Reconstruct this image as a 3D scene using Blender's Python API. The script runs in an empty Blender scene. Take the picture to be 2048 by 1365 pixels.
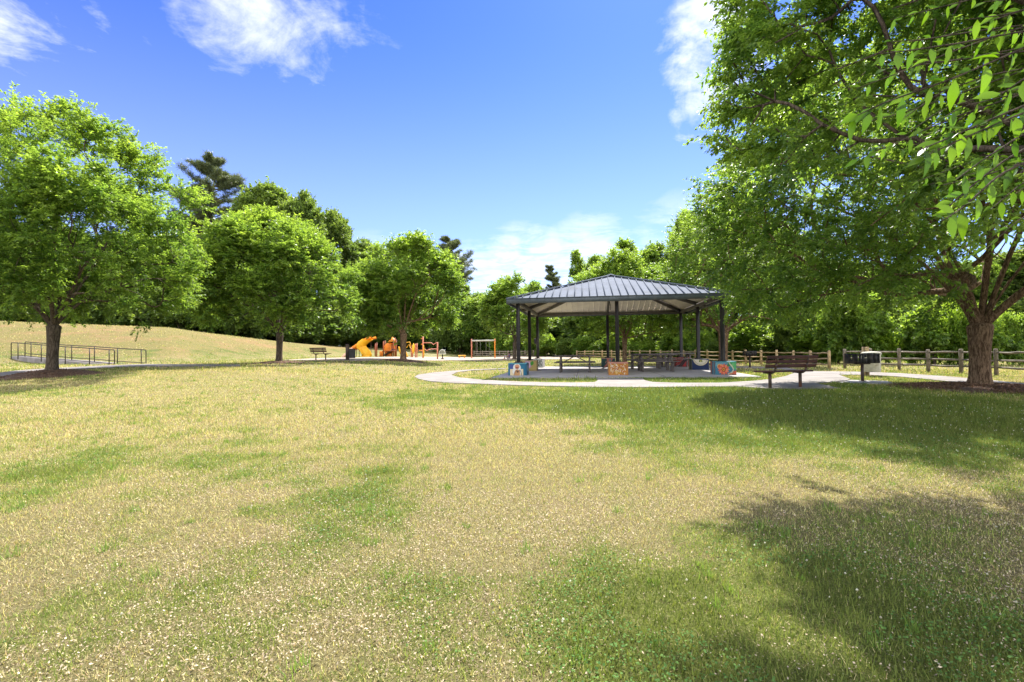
import bpy, math, random
import numpy as np
from mathutils import Matrix, Vector
sc = bpy.context.scene
R = math.radians
# ------------------------------------------------------------------ camera
F_PX, PIT, ROLL, EYE = 966.6, 0.0168, 0.0123, 1.15
cam = bpy.data.objects.new('camera', bpy.data.cameras.new('camera'))
sc.collection.objects.link(cam)
cam.data.sensor_width = 36; cam.data.lens = 36 * F_PX / 2048
cam.data.clip_start = 0.05; cam.data.clip_end = 3000
cam.matrix_world = Matrix.Translation((0, 0, EYE)) @ Matrix.Rotation(math.pi / 2 + PIT, 4, 'X') @ Matrix.Rotation(-ROLL, 4, 'Z')
sc.camera = cam
# ------------------------------------------------------------------ sun, exposure
SUN_EL, SUN_AZ = R(50.4), R(20)
sdir = Vector((math.sin(SUN_AZ) * math.cos(SUN_EL), math.cos(SUN_AZ) * math.cos(SUN_EL), math.sin(SUN_EL)))
sl = bpy.data.lights.new('sun', 'SUN'); sl.energy = 4.9; sl.angle = R(0.55); sl.color = (1.0, 0.95, 0.86)
sun = bpy.data.objects.new('sun', sl); sc.collection.objects.link(sun)
sun.rotation_euler = sdir.to_track_quat('Z', 'Y').to_euler(); sun.location = (0, 0, 60)
sc.view_settings.view_transform = 'Standard'; sc.view_settings.look = 'None'
sc.view_settings.gamma = 1; sc.view_settings.exposure = 1.26
sc.cycles.max_bounces = 10; sc.cycles.diffuse_bounces = 6; sc.cycles.transmission_bounces = 8
sc.cycles.glossy_bounces = 2; sc.cycles.use_denoising = True; sc.cycles.caustics_reflective = False
sc.cycles.caustics_refractive = False
# ------------------------------------------------------------------ world
def pxdir(px, py):
    X = (px - 1024) / F_PX; U = (682.5 - py) / F_PX
    cr, sr = math.cos(ROLL), math.sin(ROLL)
    x = X * cr + U * sr; u = -X * sr + U * cr
    c, s = math.cos(PIT), math.sin(PIT)
    return Vector((x, c - u * s, s + u * c))
class NT:
    def __init__(s, t): s.t = t; s.n = t.nodes; s.l = t.links
    def new(s, typ, **kw):
        n = s.n.new(typ)
        for k, v in kw.items(): setattr(n, k, v)
        return n
    def put(s, sock, v):
        if isinstance(v, bpy.types.NodeSocket): s.l.new(v, sock)
        else: sock.default_value = v
    def math(s, op, a, b=0.0, c=0.0, clamp=False):
        n = s.new('ShaderNodeMath', operation=op); n.use_clamp = clamp
        s.put(n.inputs[0], a); s.put(n.inputs[1], b); s.put(n.inputs[2], c); return n.outputs[0]
    def rng(s, v, a, b, c=0.0, d=1.0, smooth=True):
        n = s.new('ShaderNodeMapRange'); n.interpolation_type = 'SMOOTHSTEP' if smooth else 'LINEAR'
        s.put(n.inputs[0], v)
        for i, q in enumerate((a, b, c, d)): s.put(n.inputs[i + 1], q)
        return n.outputs[0]
    def mix(s, f, a, b, mode='MIX'):
        n = s.new('ShaderNodeMix', data_type='RGBA', blend_type=mode)
        s.put(n.inputs[0], f)
        for i, v in ((6, a), (7, b)):
            s.put(n.inputs[i], v if isinstance(v, bpy.types.NodeSocket) else (*v[:3], 1))
        return n.outputs[2]
    def noise(s, vec, scale, detail=4, rough=.55, dist=0.0, out=0):
        n = s.new('ShaderNodeTexNoise'); s.put(n.inputs['Vector'], vec)
        n.inputs['Scale'].default_value = scale; n.inputs['Detail'].default_value = detail
        n.inputs['Roughness'].default_value = rough; n.inputs['Distortion'].default_value = dist
        return n.outputs[out]
    def vmath(s, op, a, b=(0, 0, 0)):
        n = s.new('ShaderNodeVectorMath', operation=op); s.put(n.inputs[0], a); s.put(n.inputs[1], b); return n
W = bpy.data.worlds.new('World'); sc.world = W; W.use_nodes = True
w = NT(W.node_tree); w.n.clear()
tc = w.new('ShaderNodeTexCoord').outputs['Generated']
sky = w.new('ShaderNodeTexSky', sky_type='NISHITA', sun_disc=False)
sky.sun_elevation = SUN_EL; sky.sun_rotation = SUN_AZ; sky.air_density = 1.0; sky.dust_density = 0.15; sky.ozone_density = 2.5
hs = w.new('ShaderNodeHueSaturation'); hs.inputs['Saturation'].default_value = 1.0; hs.inputs['Value'].default_value = 1.0
w.put(hs.inputs['Color'], sky.outputs[0])
gmn = w.new('ShaderNodeGamma'); w.put(gmn.inputs[0], hs.outputs[0]); gmn.inputs[1].default_value = 1.35
skyc = w.mix(1.0, gmn.outputs[0], (.175, .228, .40), "MULTIPLY")
sep = w.new('ShaderNodeSeparateXYZ'); w.put(sep.inputs[0], tc)
zc = w.math('MAXIMUM', sep.outputs[2], 0.06)
pl = w.new('ShaderNodeCombineXYZ')
w.put(pl.inputs[0], w.math('DIVIDE', sep.outputs[0], zc)); w.put(pl.inputs[1], w.math('DIVIDE', sep.outputs[1], zc))
n1 = w.noise(pl.outputs[0], 2.4, 9, .66, .5)
n2 = w.noise(tc, 6.0, 8, .6, .5)
nn = w.math('ADD', w.math('MULTIPLY', n1, .55), w.math('MULTIPLY', n2, .45))
tot = None
BL = [(450, 20, 2.5, 8.5, 1.2), (600, 80, 2, 7, 1.15), (560, -60, 6, 14, .9), (230, -20, 3, 8, .9), (0, 60, 2, 8, .95), (-150, 20, 6, 15, .9),
      (1440, 110, 3, 9, 1.2), (1400, 220, 2, 5.5, .9), (1275, 215, .3, 2.4, .8), (1250, 255, .3, 2.2, .8), (1215, 300, .3, 2.2, .75), (1180, 335, .3, 2.2, .7), (1300, 370, 1, 4, .4),
      (400, 262, .8, 4, .42), (490, 270, .8, 4.5, .45), (600, 262, .5, 3.5, .35), (380, 187, .2, 1.6, .75), (340, 228, .3, 2.2, .6), (640, 400, 1, 5, .35),
      (1190, 130, .4, 2.5, .55), (790, 62, .5, 3, .6), (1155, 128, .2, 1.2, .6), (455, 105, .2, 1.5, .6), (1060, 460, .8, 3.0, .8), (1120, 395, .5, 3, .35)]
for (x, y, a, b, s) in BL:
    d = w.vmath('DOT_PRODUCT', tc, tuple(pxdir(x, y).normalized())).outputs['Value']
    m = w.rng(d, math.cos(R(b)), math.cos(R(a)), 0, s)
    tot = m if tot is None else w.math('MAXIMUM', tot, m)
th = w.math('SUBTRACT', .70, w.math('MULTIPLY', tot, .26))
cl = w.math('MULTIPLY', w.rng(nn, th, w.math('ADD', th, .26)), 1.0)
cl = w.math('MULTIPLY', cl, w.rng(tot, 0.02, .6))
# broad bright cloud bank low over the trees ahead
low = None
for (x, y, a, b, s) in [(1060, 560, 1, 9, .85), (930, 610, 1, 10, .8), (1180, 530, 1, 8, .7), (1350, 490, 1, 8, .45), (760, 640, 4, 13, .6)]:
    d = w.vmath('DOT_PRODUCT', tc, tuple(pxdir(x, y).normalized())).outputs['Value']
    m = w.rng(d, math.cos(R(b)), math.cos(R(a)), 0, s)
    low = m if low is None else w.math('MAXIMUM', low, m)
low = w.math('MULTIPLY', low, w.rng(nn, .34, .60, .35, 1.1))
hz = w.rng(sep.outputs[2], 0.0, .6, .34, 0.01)
back = w.math('MULTIPLY', w.rng(sep.outputs[1], .12, -.35), w.rng(w.noise(tc, 2.6, 8, .6, .4), .36, .52, .25, 1))   # unseen broken cloud behind the camera, added and brightened as ambient fill
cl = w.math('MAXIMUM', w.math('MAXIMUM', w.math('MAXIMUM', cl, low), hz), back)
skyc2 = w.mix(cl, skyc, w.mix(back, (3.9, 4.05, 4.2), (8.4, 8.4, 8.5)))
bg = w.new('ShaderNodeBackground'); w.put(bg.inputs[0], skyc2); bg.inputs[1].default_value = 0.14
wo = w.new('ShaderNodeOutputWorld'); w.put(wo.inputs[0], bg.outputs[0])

# ------------------------------------------------------------------ terrain
def ss(x): x = np.clip(x, 0, 1); return x * x * (3 - 2 * x)
_T = [-1.35, -1.06, -.708, -.54, -.44, -.335, -.23, -.13, 0.0]
_F = [28, 30.5, 31.5, 40, 47, 62, 66, 70, 75]; _C = [50, 52, 52, 58, 64, 80, 86, 90, 95]
_H = [4.5, 4.3, 3.4, 2.35, 1.75, 1.35, .9, .5, 0.0]
def terrain(x, y):
    x = np.asarray(x, float); y = np.asarray(y, float)
    a = .5 * ss((-x - 3) / 9) * ss((y - 8) / 12) * (1 - .6 * ss((x + 14) / 8) * ss((y - 36) / 12))
    yy = np.maximum(y, 1); t = x / yy
    f = np.interp(t, _T, _F); c = np.interp(t, _T, _C); h = np.interp(t, _T, _H)
    return a + h * ss((y - f) / (c - f))
def tz(x, y): return float(terrain(x, y))
def gnd(px, py):
    d = pxdir(px, py); t = 0.5; o = Vector((0, 0, EYE))
    for k in range(4000):
        p = o + d * t
        if p.z <= tz(p.x, p.y): break
        t *= 1.004
    lo, hi = t / 1.004, t
    for k in range(14):
        m = (lo + hi) / 2; p = o + d * m
        if p.z <= tz(p.x, p.y): hi = m
        else: lo = m
    p = o + d * hi
    return (p.x, p.y)
def at_depth(px, py, Y):
    d = pxdir(px, py); k = Y / d.y; return Vector((d.x * k, Y, EYE + d.z * k))
# ------------------------------------------------------------------ naming
def tag(o, label=None, cat=None, group=None, kind=None):
    for k, v in (('label', label), ('category', cat), ('group', group), ('kind', kind)):
        if v: o[k] = v
    return o
def empty(name, loc, rz=0, label=None, cat=None, group=None, scale=1):
    o = bpy.data.objects.new(name, None); sc.collection.objects.link(o); o.empty_display_size = .2
    o.location = loc; o.rotation_euler = (0, 0, rz); o.scale = (scale,) * 3 if not hasattr(scale, '__len__') else scale
    return tag(o, label, cat, group)
def np_mesh(name, V, Fq, mats=(), cols=None, smooth=False, midx=None):
    """V (n,3); Fq: array (m,k) or list of arrays of faces of differing size"""
    me = bpy.data.meshes.new(name)
    V = np.ascontiguousarray(V, np.float32)
    Fl = Fq if isinstance(Fq, list) else [Fq]
    Fl = [np.asarray(f, np.int32) for f in Fl if len(f)]
    me.vertices.add(len(V)); me.vertices.foreach_set('co', V.ravel())
    nl = sum(f.size for f in Fl); nf = sum(len(f) for f in Fl)
    me.loops.add(nl); me.loops.foreach_set('vertex_index', np.concatenate([f.ravel() for f in Fl]))
    tot_ = np.concatenate([np.full(len(f), f.shape[1], np.int32) for f in Fl])
    me.polygons.add(nf); me.polygons.foreach_set('loop_start', np.concatenate([[0], np.cumsum(tot_)[:-1]]).astype(np.int32))
    me.update(calc_edges=True)
    for m in mats: me.materials.append(m)
    if midx is not None: me.polygons.foreach_set('material_index', np.asarray(midx, np.int32))
    if smooth: me.polygons.foreach_set('use_smooth', np.ones(nf, bool))
    if cols is not None:
        a = me.color_attributes.new('Col', 'FLOAT_COLOR', 'POINT')
        c = np.ones((len(V), 4), np.float32); c[:, :cols.shape[1]] = cols
        a.data.foreach_set('color', c.ravel())
    me.update()
    return me
def link(name, me, parent=None):
    o = bpy.data.objects.new(name, me); sc.collection.objects.link(o)
    if parent is not None: o.parent = parent
    return o
class MB:
    def __init__(s): s.v = []; s.f = {}; s.m = {}; s.n = 0
    def add(s, V, F, mi=0):
        V = np.asarray(V, float); s.v.append(V)
        for f in F:
            s.f.setdefault(len(f), []).append([i + s.n for i in f]); s.m.setdefault(len(f), []).append(mi)
        s.n += len(V); return s
    def box(s, c, d, rz=0, rx=0, ry=0, mi=0, bev=None):
        c = np.array(c, float); h = np.array(d, float) / 2
        b = min(h) * .18 if bev is None else bev
        V = []
        for sx in (-1, 1):
            for sy in (-1, 1):
                for sz in (-1, 1):
                    V += [(sx * h[0], sy * (h[1] - b), sz * (h[2] - b)), (sx * (h[0] - b), sy * h[1], sz * (h[2] - b)), (sx * (h[0] - b), sy * (h[1] - b), sz * h[2])]
        idx = lambda sx, sy, sz, k: (((sx > 0) * 2 + (sy > 0)) * 2 + (sz > 0)) * 3 + k
        F = []
        for q in (-1, 1):
            F.append([idx(q, a, b_, 0) for a, b_ in ((-1, -1), (1, -1), (1, 1), (-1, 1))])
            F.append([idx(a, q, b_, 1) for a, b_ in ((-1, -1), (1, -1), (1, 1), (-1, 1))])
            F.append([idx(a, b_, q, 2) for a, b_ in ((-1, -1), (1, -1), (1, 1), (-1, 1))])
        for a in (-1, 1):
            for b_ in (-1, 1):
                F.append([idx(-1, a, b_, 1), idx(1, a, b_, 1), idx(1, a, b_, 2), idx(-1, a, b_, 2)])
                F.append([idx(a, -1, b_, 0), idx(a, 1, b_, 0), idx(a, 1, b_, 2), idx(a, -1, b_, 2)])
                F.append([idx(a, b_, -1, 0), idx(a, b_, 1, 0), idx(a, b_, 1, 1), idx(a, b_, -1, 1)])
                for e in (-1, 1): F.append([idx(a, b_, e, 0), idx(a, b_, e, 1), idx(a, b_, e, 2)])
        M = Matrix.Rotation(rz, 3, 'Z') @ Matrix.Rotation(ry, 3, 'Y') @ Matrix.Rotation(rx, 3, 'X')
        V = np.array(V) @ np.array(M).T + c
        return s.add(V, F, mi)
    def beam(s, a, b, wd, ht, mi=0, up=(0, 0, 1)):
        a = np.array(a, float); b = np.array(b, float); d = b - a; L = np.linalg.norm(d); d /= L
        up = np.array(up, float)
        if abs(d @ up) > .99: up = np.array([1., 0, 0])
        x = np.cross(d, up); x /= np.linalg.norm(x); u = np.cross(x, d)
        V = [p + x * sx * wd / 2 + u * su * ht / 2 for p in (a, b) for sx, su in ((-1, -1), (1, -1), (1, 1), (-1, 1))]
        return s.add(V, [[0, 1, 2, 3], [7, 6, 5, 4], [0, 4, 5, 1], [1, 5, 6, 2], [2, 6, 7, 3], [3, 7, 4, 0]], mi)
    def tube(s, pts, r, k=8, mi=0, cap=True):
        P = np.array(pts, float); n = len(P); r = np.broadcast_to(np.asarray(r, float), (n,))
        V = []; ref = np.array([0, 0, 1.])
        T = np.gradient(P, axis=0); T /= np.linalg.norm(T, axis=1)[:, None] + 1e-9
        if abs(T[0] @ ref) > .95: ref = np.array([0, 1., 0])
        for i in range(n):
            x = np.cross(T[i], ref); x /= np.linalg.norm(x) + 1e-9; y = np.cross(T[i], x); ref = -np.cross(T[i], x) if False else ref
            for j in range(k):
                an = 2 * math.pi * j / k; V.append(P[i] + r[i] * (math.cos(an) * x + math.sin(an) * y))
        F = [[i * k + j, i * k + (j + 1) % k, (i + 1) * k + (j + 1) % k, (i + 1) * k + j] for i in range(n - 1) for j in range(k)]
        if cap: F += [list(range(k))[::-1], [(n - 1) * k + j for j in range(k)]]
        return s.add(V, F, mi)
    def lathe(s, prof, c=(0, 0, 0), k=20, mi=0):
        V = [(c[0] + r * math.cos(2 * math.pi * j / k), c[1] + r * math.sin(2 * math.pi * j / k), c[2] + z) for r, z in prof for j in range(k)]
        n = len(prof)
        F = [[i * k + j, i * k + (j + 1) % k, (i + 1) * k + (j + 1) % k, (i + 1) * k + j] for i in range(n - 1) for j in range(k)]
        return s.add(V, F, mi)
    def prism(s, poly, axis_map, t0, t1, mi=0):
        n = len(poly); V = [axis_map(a, b, t0) for a, b in poly] + [axis_map(a, b, t1) for a, b in poly]
        return s.add(V, [list(range(n))[::-1], list(range(n, 2 * n))] + [[i, (i + 1) % n, n + (i + 1) % n, n + i] for i in range(n)], mi)
    def build(s, name, mats, parent=None, smooth=False):
        if not isinstance(mats, (list, tuple)): mats = [mats]
        ks = sorted(s.f)
        me = np_mesh(name, np.concatenate(s.v), [np.array(s.f[k]) for k in ks], mats, smooth=smooth, midx=np.concatenate([s.m[k] for k in ks]))
        return link(name, me, parent)
# ------------------------------------------------------------------ materials
MAT = {}
def pmat(name, col, rough=.7, var=.25, scale=6, bump=.2, bscale=40, metal=0, col2=None, stretch=(1, 1, 1), spec=.4):
    m = bpy.data.materials.new(name); m.use_nodes = True; t = NT(m.node_tree); p = t.n['Principled BSDF']
    co = t.new('ShaderNodeTexCoord').outputs['Object']
    mp = t.new('ShaderNodeMapping'); t.put(mp.inputs[0], co); mp.inputs['Scale'].default_value = stretch
    n = t.noise(mp.outputs[0], scale, 6, .65)
    dark = tuple(c * (1 - var) for c in col); li = tuple(min(1, c * (1 + var)) for c in col)
    c = t.mix(t.rng(n, .3, .7), dark, li)
    if col2:
        c = t.mix(t.rng(t.noise(mp.outputs[0], scale * .45, 7, .7), .52, .66), c, col2)
    t.put(p.inputs['Base Color'], c); p.inputs['Roughness'].default_value = rough; p.inputs['Metallic'].default_value = metal
    p.inputs['Specular IOR Level'].default_value = spec
    if bump:
        b = t.new('ShaderNodeBump'); b.inputs['Strength'].default_value = bump; b.inputs['Distance'].default_value = .02
        t.put(b.inputs['Height'], t.noise(mp.outputs[0], bscale, 5, .6)); t.put(p.inputs['Normal'], b.outputs[0])
    MAT[name] = m; return m
concrete = pmat('concrete', (.23, .205, .187), .85, .2, 1.3, .3, 60, col2=(.175, .155, .14))
slabm = pmat('slab_concrete', (.33, .31, .305), .8, .12, 1.1, .25, 50, col2=(.34, .32, .31))
mulchm = pmat('mulch', (.13, .075, .05), .95, .55, 18, 1.0, 60, col2=(.24, .16, .11))
sandm = pmat('playground_mulch', (.36, .29, .23), .95, .25, 3, .6, 30, col2=(.27, .21, .16))
steel_dark = pmat('dark_steel', (.018, .015, .016), .45, .3, 8, .05, 60)
steel_blue = pmat('blue_grey_steel', (.07, .085, .10), .5, .25, 5, .1, 60, col2=(.10, .11, .12))
beamm = pmat('beam_paint', (.10, .09, .085), .6, .25, 5, .1, 60)
roofm = pmat('roof_metal', (.155, .175, .215), .85, .10, 1.5, .04, 30, metal=.0, spec=.05, col2=(.13, .14, .155))
ribm = pmat('roof_rib', (.08, .10, .135), .8, .12, 3, .05, 30, spec=.1)
soffitm = pmat('soffit', (.80, .74, .64), .7, .08, 2, .05, 30)
woodgrey = pmat('weathered_grey_wood', (.20, .165, .13), .9, .35, 5, .6, 40, stretch=(1, 1, 1), col2=(.36, .31, .25))
woodtan = pmat('tan_fence_wood', (.44, .32, .18), .85, .3, 5, .5, 40, col2=(.33, .24, .14))
woodtable = pmat('table_wood', (.14, .12, .115), .75, .3, 5, .4, 30, stretch=(1, 6, 6), col2=(.2, .165, .14))
benchwood = pmat('red_brown_slats', (.085, .028, .018), .6, .35, 4, .3, 30, stretch=(1, 8, 8))
benchmetal = pmat('bronze_metal', (.075, .05, .04), .5, .3, 8, .15, 60, col2=(.15, .07, .045))
grillm = pmat('grill_black', (.012, .011, .011), .6, .4, 10, .3, 60, col2=(.035, .02, .014))
railm = pmat('rail_black', (.02, .014, .012), .5, .3, 8, .1, 60)
binm = pmat('bin_pale', (.55, .52, .44), .7, .15, 8, .3, 60, col2=(.38, .33, .24))
orange = pmat('orange_plastic', (.85, .28, .02), .45, .12, 2, .03, 20)
yellow = pmat('yellow_plastic', (.90, .46, .02), .45, .1, 2, .03, 20)
rustpost = pmat('rust_orange_paint', (.30, .075, .025), .5, .2, 3, .05, 20)
salmon = pmat('salmon_paint', (.62, .22, .13), .55, .15, 3, .05, 20)
palegrey = pmat('pale_grey_metal', (.50, .50, .42), .5, .12, 3, .05, 20)
pinkpl = pmat('faded_pink_plastic', (.80, .48, .36), .6, .1, 3, .05, 20)
blackpl = pmat('dark_bin', (.05, .045, .05), .7, .2, 6, .1, 40)
litter_m = None
def bark(name, c1, c2):
    m = bpy.data.materials.new(name); m.use_nodes = True; t = NT(m.node_tree); p = t.n['Principled BSDF']
    co = t.new('ShaderNodeTexCoord').outputs['Object']
    mp = t.new('ShaderNodeMapping'); t.put(mp.inputs[0], co); mp.inputs['Scale'].default_value = (1, 1, .22)
    n = t.noise(mp.outputs[0], 24, 8, .7, .5); n2 = t.noise(co, 28, 5, .6)
    c = t.mix(t.rng(n, .42, .58), c1, c2); c = t.mix(t.rng(n2, .55, .75, 0, .6), c, tuple(v * .45 for v in c1))
    t.put(p.inputs['Base Color'], c); p.inputs['Roughness'].default_value = .95; p.inputs['Specular IOR Level'].default_value = .15
    b = t.new('ShaderNodeBump'); b.inputs['Strength'].default_value = 1; b.inputs['Distance'].default_value = .05
    t.put(b.inputs['Height'], t.math('ADD', n, t.math('MULTIPLY', n2, .5))); t.put(p.inputs['Normal'], b.outputs[0])
    return m
bark_brown = bark('bark_brown', (.10, .062, .040), (.30, .20, .13))
bark_grey = bark('bark_grey', (.065, .05, .038), (.16, .125, .095))
def leafmat(name, old, young, trans=.45, tcol=2.2, rough=.42, litvar=.35):
    m = bpy.data.materials.new(name); m.use_nodes = True; t = NT(m.node_tree); p = t.n['Principled BSDF']
    at = t.new('ShaderNodeAttribute', attribute_name='Col'); s = t.new('ShaderNodeSeparateColor'); t.put(s.inputs[0], at.outputs['Color'])
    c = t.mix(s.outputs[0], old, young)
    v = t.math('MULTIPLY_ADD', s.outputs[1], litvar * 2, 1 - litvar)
    hv = t.new('ShaderNodeHueSaturation'); t.put(hv.inputs['Color'], c); t.put(hv.inputs['Value'], v)
    t.put(p.inputs['Base Color'], hv.outputs[0]); p.inputs['Roughness'].default_value = rough; p.inputs['Specular IOR Level'].default_value = .35
    tr = t.new('ShaderNodeBsdfTranslucent')
    t.put(tr.inputs[0], t.mix(1.0, hv.outputs[0], (tcol * 1.02, tcol, tcol * .45), 'MULTIPLY'))
    mx = t.new('ShaderNodeMixShader'); mx.inputs[0].default_value = trans
    t.put(mx.inputs[1], p.outputs[0]); t.put(mx.inputs[2], tr.outputs[0])
    t.put(t.n['Material Output'].inputs[0], mx.outputs[0])
    return m
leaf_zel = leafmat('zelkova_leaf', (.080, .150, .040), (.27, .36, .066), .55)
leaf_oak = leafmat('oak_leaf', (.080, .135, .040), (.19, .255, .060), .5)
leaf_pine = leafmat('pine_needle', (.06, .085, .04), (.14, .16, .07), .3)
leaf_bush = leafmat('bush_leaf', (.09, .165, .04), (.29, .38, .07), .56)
leaf_near = leafmat('near_leaf', (.050, .125, .008), (.13, .24, .010), .5, 1.5, .4, .3)
def attrmat(name, trans=0., rough=.8, tc_=(1.3, 1.3, .6)):
    m = bpy.data.materials.new(name); m.use_nodes = True; t = NT(m.node_tree); p = t.n['Principled BSDF']
    at = t.new('ShaderNodeAttribute', attribute_name='Col')
    t.put(p.inputs['Base Color'], at.outputs['Color']); p.inputs['Roughness'].default_value = rough; p.inputs['Specular IOR Level'].default_value = .25
    if trans:
        tr = t.new('ShaderNodeBsdfTranslucent'); t.put(tr.inputs[0], t.mix(1.0, at.outputs['Color'], tc_, 'MULTIPLY'))
        mx = t.new('ShaderNodeMixShader'); mx.inputs[0].default_value = trans
        t.put(mx.inputs[1], p.outputs[0]); t.put(mx.inputs[2], tr.outputs[0]); t.put(t.n['Material Output'].inputs[0], mx.outputs[0])
    return m
blade_m = attrmat('grass_blade', .3); paint_m = attrmat('mural_paint', 0, .45); chip_m = attrmat('dry_leaf', .15, .8, (1.1, 1, .8))
# ------------------------------------------------------------------ noise helpers (numpy)
def vnoise(x, y, seed=0):
    xi = np.floor(x).astype(np.int64); yi = np.floor(y).astype(np.int64); fx = x - xi; fy = y - yi
    fx = fx * fx * (3 - 2 * fx); fy = fy * fy * (3 - 2 * fy)
    def h(a, b):
        n = (a * 374761393 + b * 668265263 + seed * 974634777) & 0xffffffff
        n = ((n ^ (n >> 13)) * 1274126177) & 0xffffffff; n = (n ^ (n >> 16)) & 0xffffffff
        return n / 4294967295.0
    return (h(xi, yi) * (1 - fx) + h(xi + 1, yi) * fx) * (1 - fy) + (h(xi, yi + 1) * (1 - fx) + h(xi + 1, yi + 1) * fx) * fy
def fbm(x, y, f, seed=0, o=4):
    s = 0; a = 1; t = 0
    for k in range(o):
        s = s + a * vnoise(x * f + 17.3 * k, y * f - 9.1 * k, seed + k); t += a; a *= .55; f *= 2.1
    return s / t
# ------------------------------------------------------------------ paved areas (outlines on the ground)
YAW = -0.1499; PC = (4.937, 23.929); cY, sY = math.cos(YAW), math.sin(YAW)
def LW(u, v): return (PC[0] + u * cY - v * sY, PC[1] + u * sY + v * cY)
G = lambda pts: [gnd(*p) for p in pts]
slab_poly = [LW(-4.95, -5.8), LW(4.95, -5.8), LW(4.95, 5.25), LW(-4.95, 5.25)]
loop_poly = G([(829, 755.5), (838, 760), (860, 764.5), (900, 767.5), (950, 769.5), (1000, 771.3), (1060, 773.3), (1130, 775), (1200, 776.3), (1300, 776.8), (1400, 775.5), (1480, 775.5),
               (1530, 779), (1600, 780.5), (1682, 779.3), (1632, 768.8), (1690, 764.5), (1700, 760), (1677, 751), (1700, 745), (1610, 743.8), (1588, 748), (1572, 754), (1545, 760), (1507, 764), (1440, 767.8), (1360, 768), (1305, 766.3), (1289, 762.5),
               (1286, 758.5), (1192, 758.7), (1196, 762.5), (1190, 766.5), (1160, 767.3), (1100, 767), (1040, 765.5), (1000, 763.7), (960, 761), (920, 757), (903, 752), (912, 746.5), (945, 742), (1010, 739.3), (1012, 738), (945, 740.3), (900, 743.5), (860, 747.5), (835, 751.5)])
right_poly = G([(1677, 751.05), (1738, 751.5), (1796, 755), (1855, 760.5), (1938, 769), (2048, 783), (2300, 830), (2300, 800), (2048, 769), (1989, 763), (1885, 754), (1796, 748), (1707, 745), (1700.5, 745)])
back_poly = G([(1395, 736.3), (1500, 737.2), (1563, 739.5), (1588, 747.5), (1609, 743.6), (1570, 736), (1500, 734), (1395, 733.5)])
grillpad_poly = G([(1676, 766.5), (1735, 769), (1790, 769), (1775, 763.8), (1700, 761.5)])
leftpath = G([(-300, 800), (0, 756), (60, 749.5), (120, 743.5), (200, 738.5), (290, 734.5), (480, 734.3), (480, 731.5), (293, 730.0), (222, 732.5), (120, 738), (60, 741.5), (0, 748), (-300, 784)])
play_poly = G([(560, 722.2), (700, 723.2), (900, 722.0), (1030, 721.0), (1160, 719.5), (1160, 714.5), (1030, 714), (900, 715.2), (760, 715.5), (640, 717.5)])
farpad_poly = None
def inpoly(x, y, P):
    P = np.array(P); r = np.zeros(x.shape, bool); n = len(P); j = n - 1
    for i in range(n):
        xi, yi = P[i]; xj, yj = P[j]
        if abs(yi - yj) > 1e-9:
            c = ((yi > y) != (yj > y)) & (x < (xj - xi) * (y - yi) / (yj - yi) + xi); r ^= c
        j = i
    return r
TREES = {}   # name -> (x,y)
TREES['t1'] = gnd(104, 751); TREES['t2'] = gnd(558, 727); TREES['t3'] = gnd(806, 722.5); TREES['t4'] = gnd(1029, 719.5)
TREES['t5'] = gnd(1249, 728); TREES['t6'] = (13.5, 31.0); TREES['t7'] = gnd(1960, 777); TREES['t8'] = (7.6, 1.6)
MUL = [('t1', 1.35), ('t2', 1.5), ('t3', 1.9), ('t4', 1.2), ('t5', 1.0), ('t7', 1.75), ('t6', 1.3)]
MH = lambda k: {'t1': .20, 't2': .13, 't3': .14}.get(k, .11)
BARE = np.array([[*TREES[k], r] for k, r in MUL])
def occupied(x, y, mar=0):
    m = inpoly(x, y, slab_poly) | inpoly(x, y, loop_poly) | inpoly(x, y, right_poly) | inpoly(x, y, back_poly) | inpoly(x, y, grillpad_poly) | inpoly(x, y, leftpath) | inpoly(x, y, play_poly)
    for bx, by, br in BARE: m |= ((x - bx) ** 2 + (y - by) ** 2) < (br * .93) ** 2
    return m
BLB = [(*gnd(780, 1010), 1.05, .5), (*gnd(700, 960), .9, .3), (*gnd(380, 915), 1.4, .35), (*gnd(120, 920), 1.7, .35), (*gnd(1450, 1090), .7, .4), (*gnd(1750, 1230), 1.0, .6), (*gnd(1900, 1330), .8, .5), (*gnd(1500, 1330), .6, .45),
       (*gnd(850, 790), 2.6, .55), (*gnd(1100, 812), 2.2, .5), (*gnd(1350, 815), 2.4, .5), (*gnd(1250, 785), 2.5, .4), (*gnd(1380, 900), 1.2, .35), (*gnd(600, 1180), .6, .25), (*gnd(1150, 1190), .5, .35), (*gnd(60, 1250), .5, .35),
       (*gnd(1700, 820), 4.2, .75), (*gnd(1950, 870), 3.0, .6), (*gnd(1600, 790), 3, .5), (*gnd(1060, 755), 4.5, .5), (*gnd(1400, 763), 4, .5), (*gnd(1300, 1250), .4, .4),
       (*gnd(1100, 880), -1.6, .3), (*gnd(600, 860), -4, .25), (*gnd(1000, 1060), -1.0, .25), (*gnd(1700, 960), -1.6, .35), (*gnd(1150, 970), -1.2, .2), (*gnd(700, 760), -7, .25), (*gnd(250, 1060), -1, .2)]
def green(x, y):
    d = np.sqrt(x * x + y * y)
    g = .375 + (fbm(x, y, .55, 23) - .5) * .48 + (fbm(x, y, 2.6, 11) - .5) * .95
    for bx, by, br, a in BLB:
        k = np.exp(-((x - bx) ** 2 + ((y - by) * 1.0) ** 2) / (br * br)); g = g + .65 * (a if br > 0 else -a) * k
    g = g - .13 * np.exp(-(d / 3.5) ** 2)
    # hill: straw crest, greener foot
    z = terrain(x, y); g = g + np.where(y > 30, np.where(z > 1.5, -.12, .10), 0)
    return np.clip(g, 0, 1)
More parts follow.
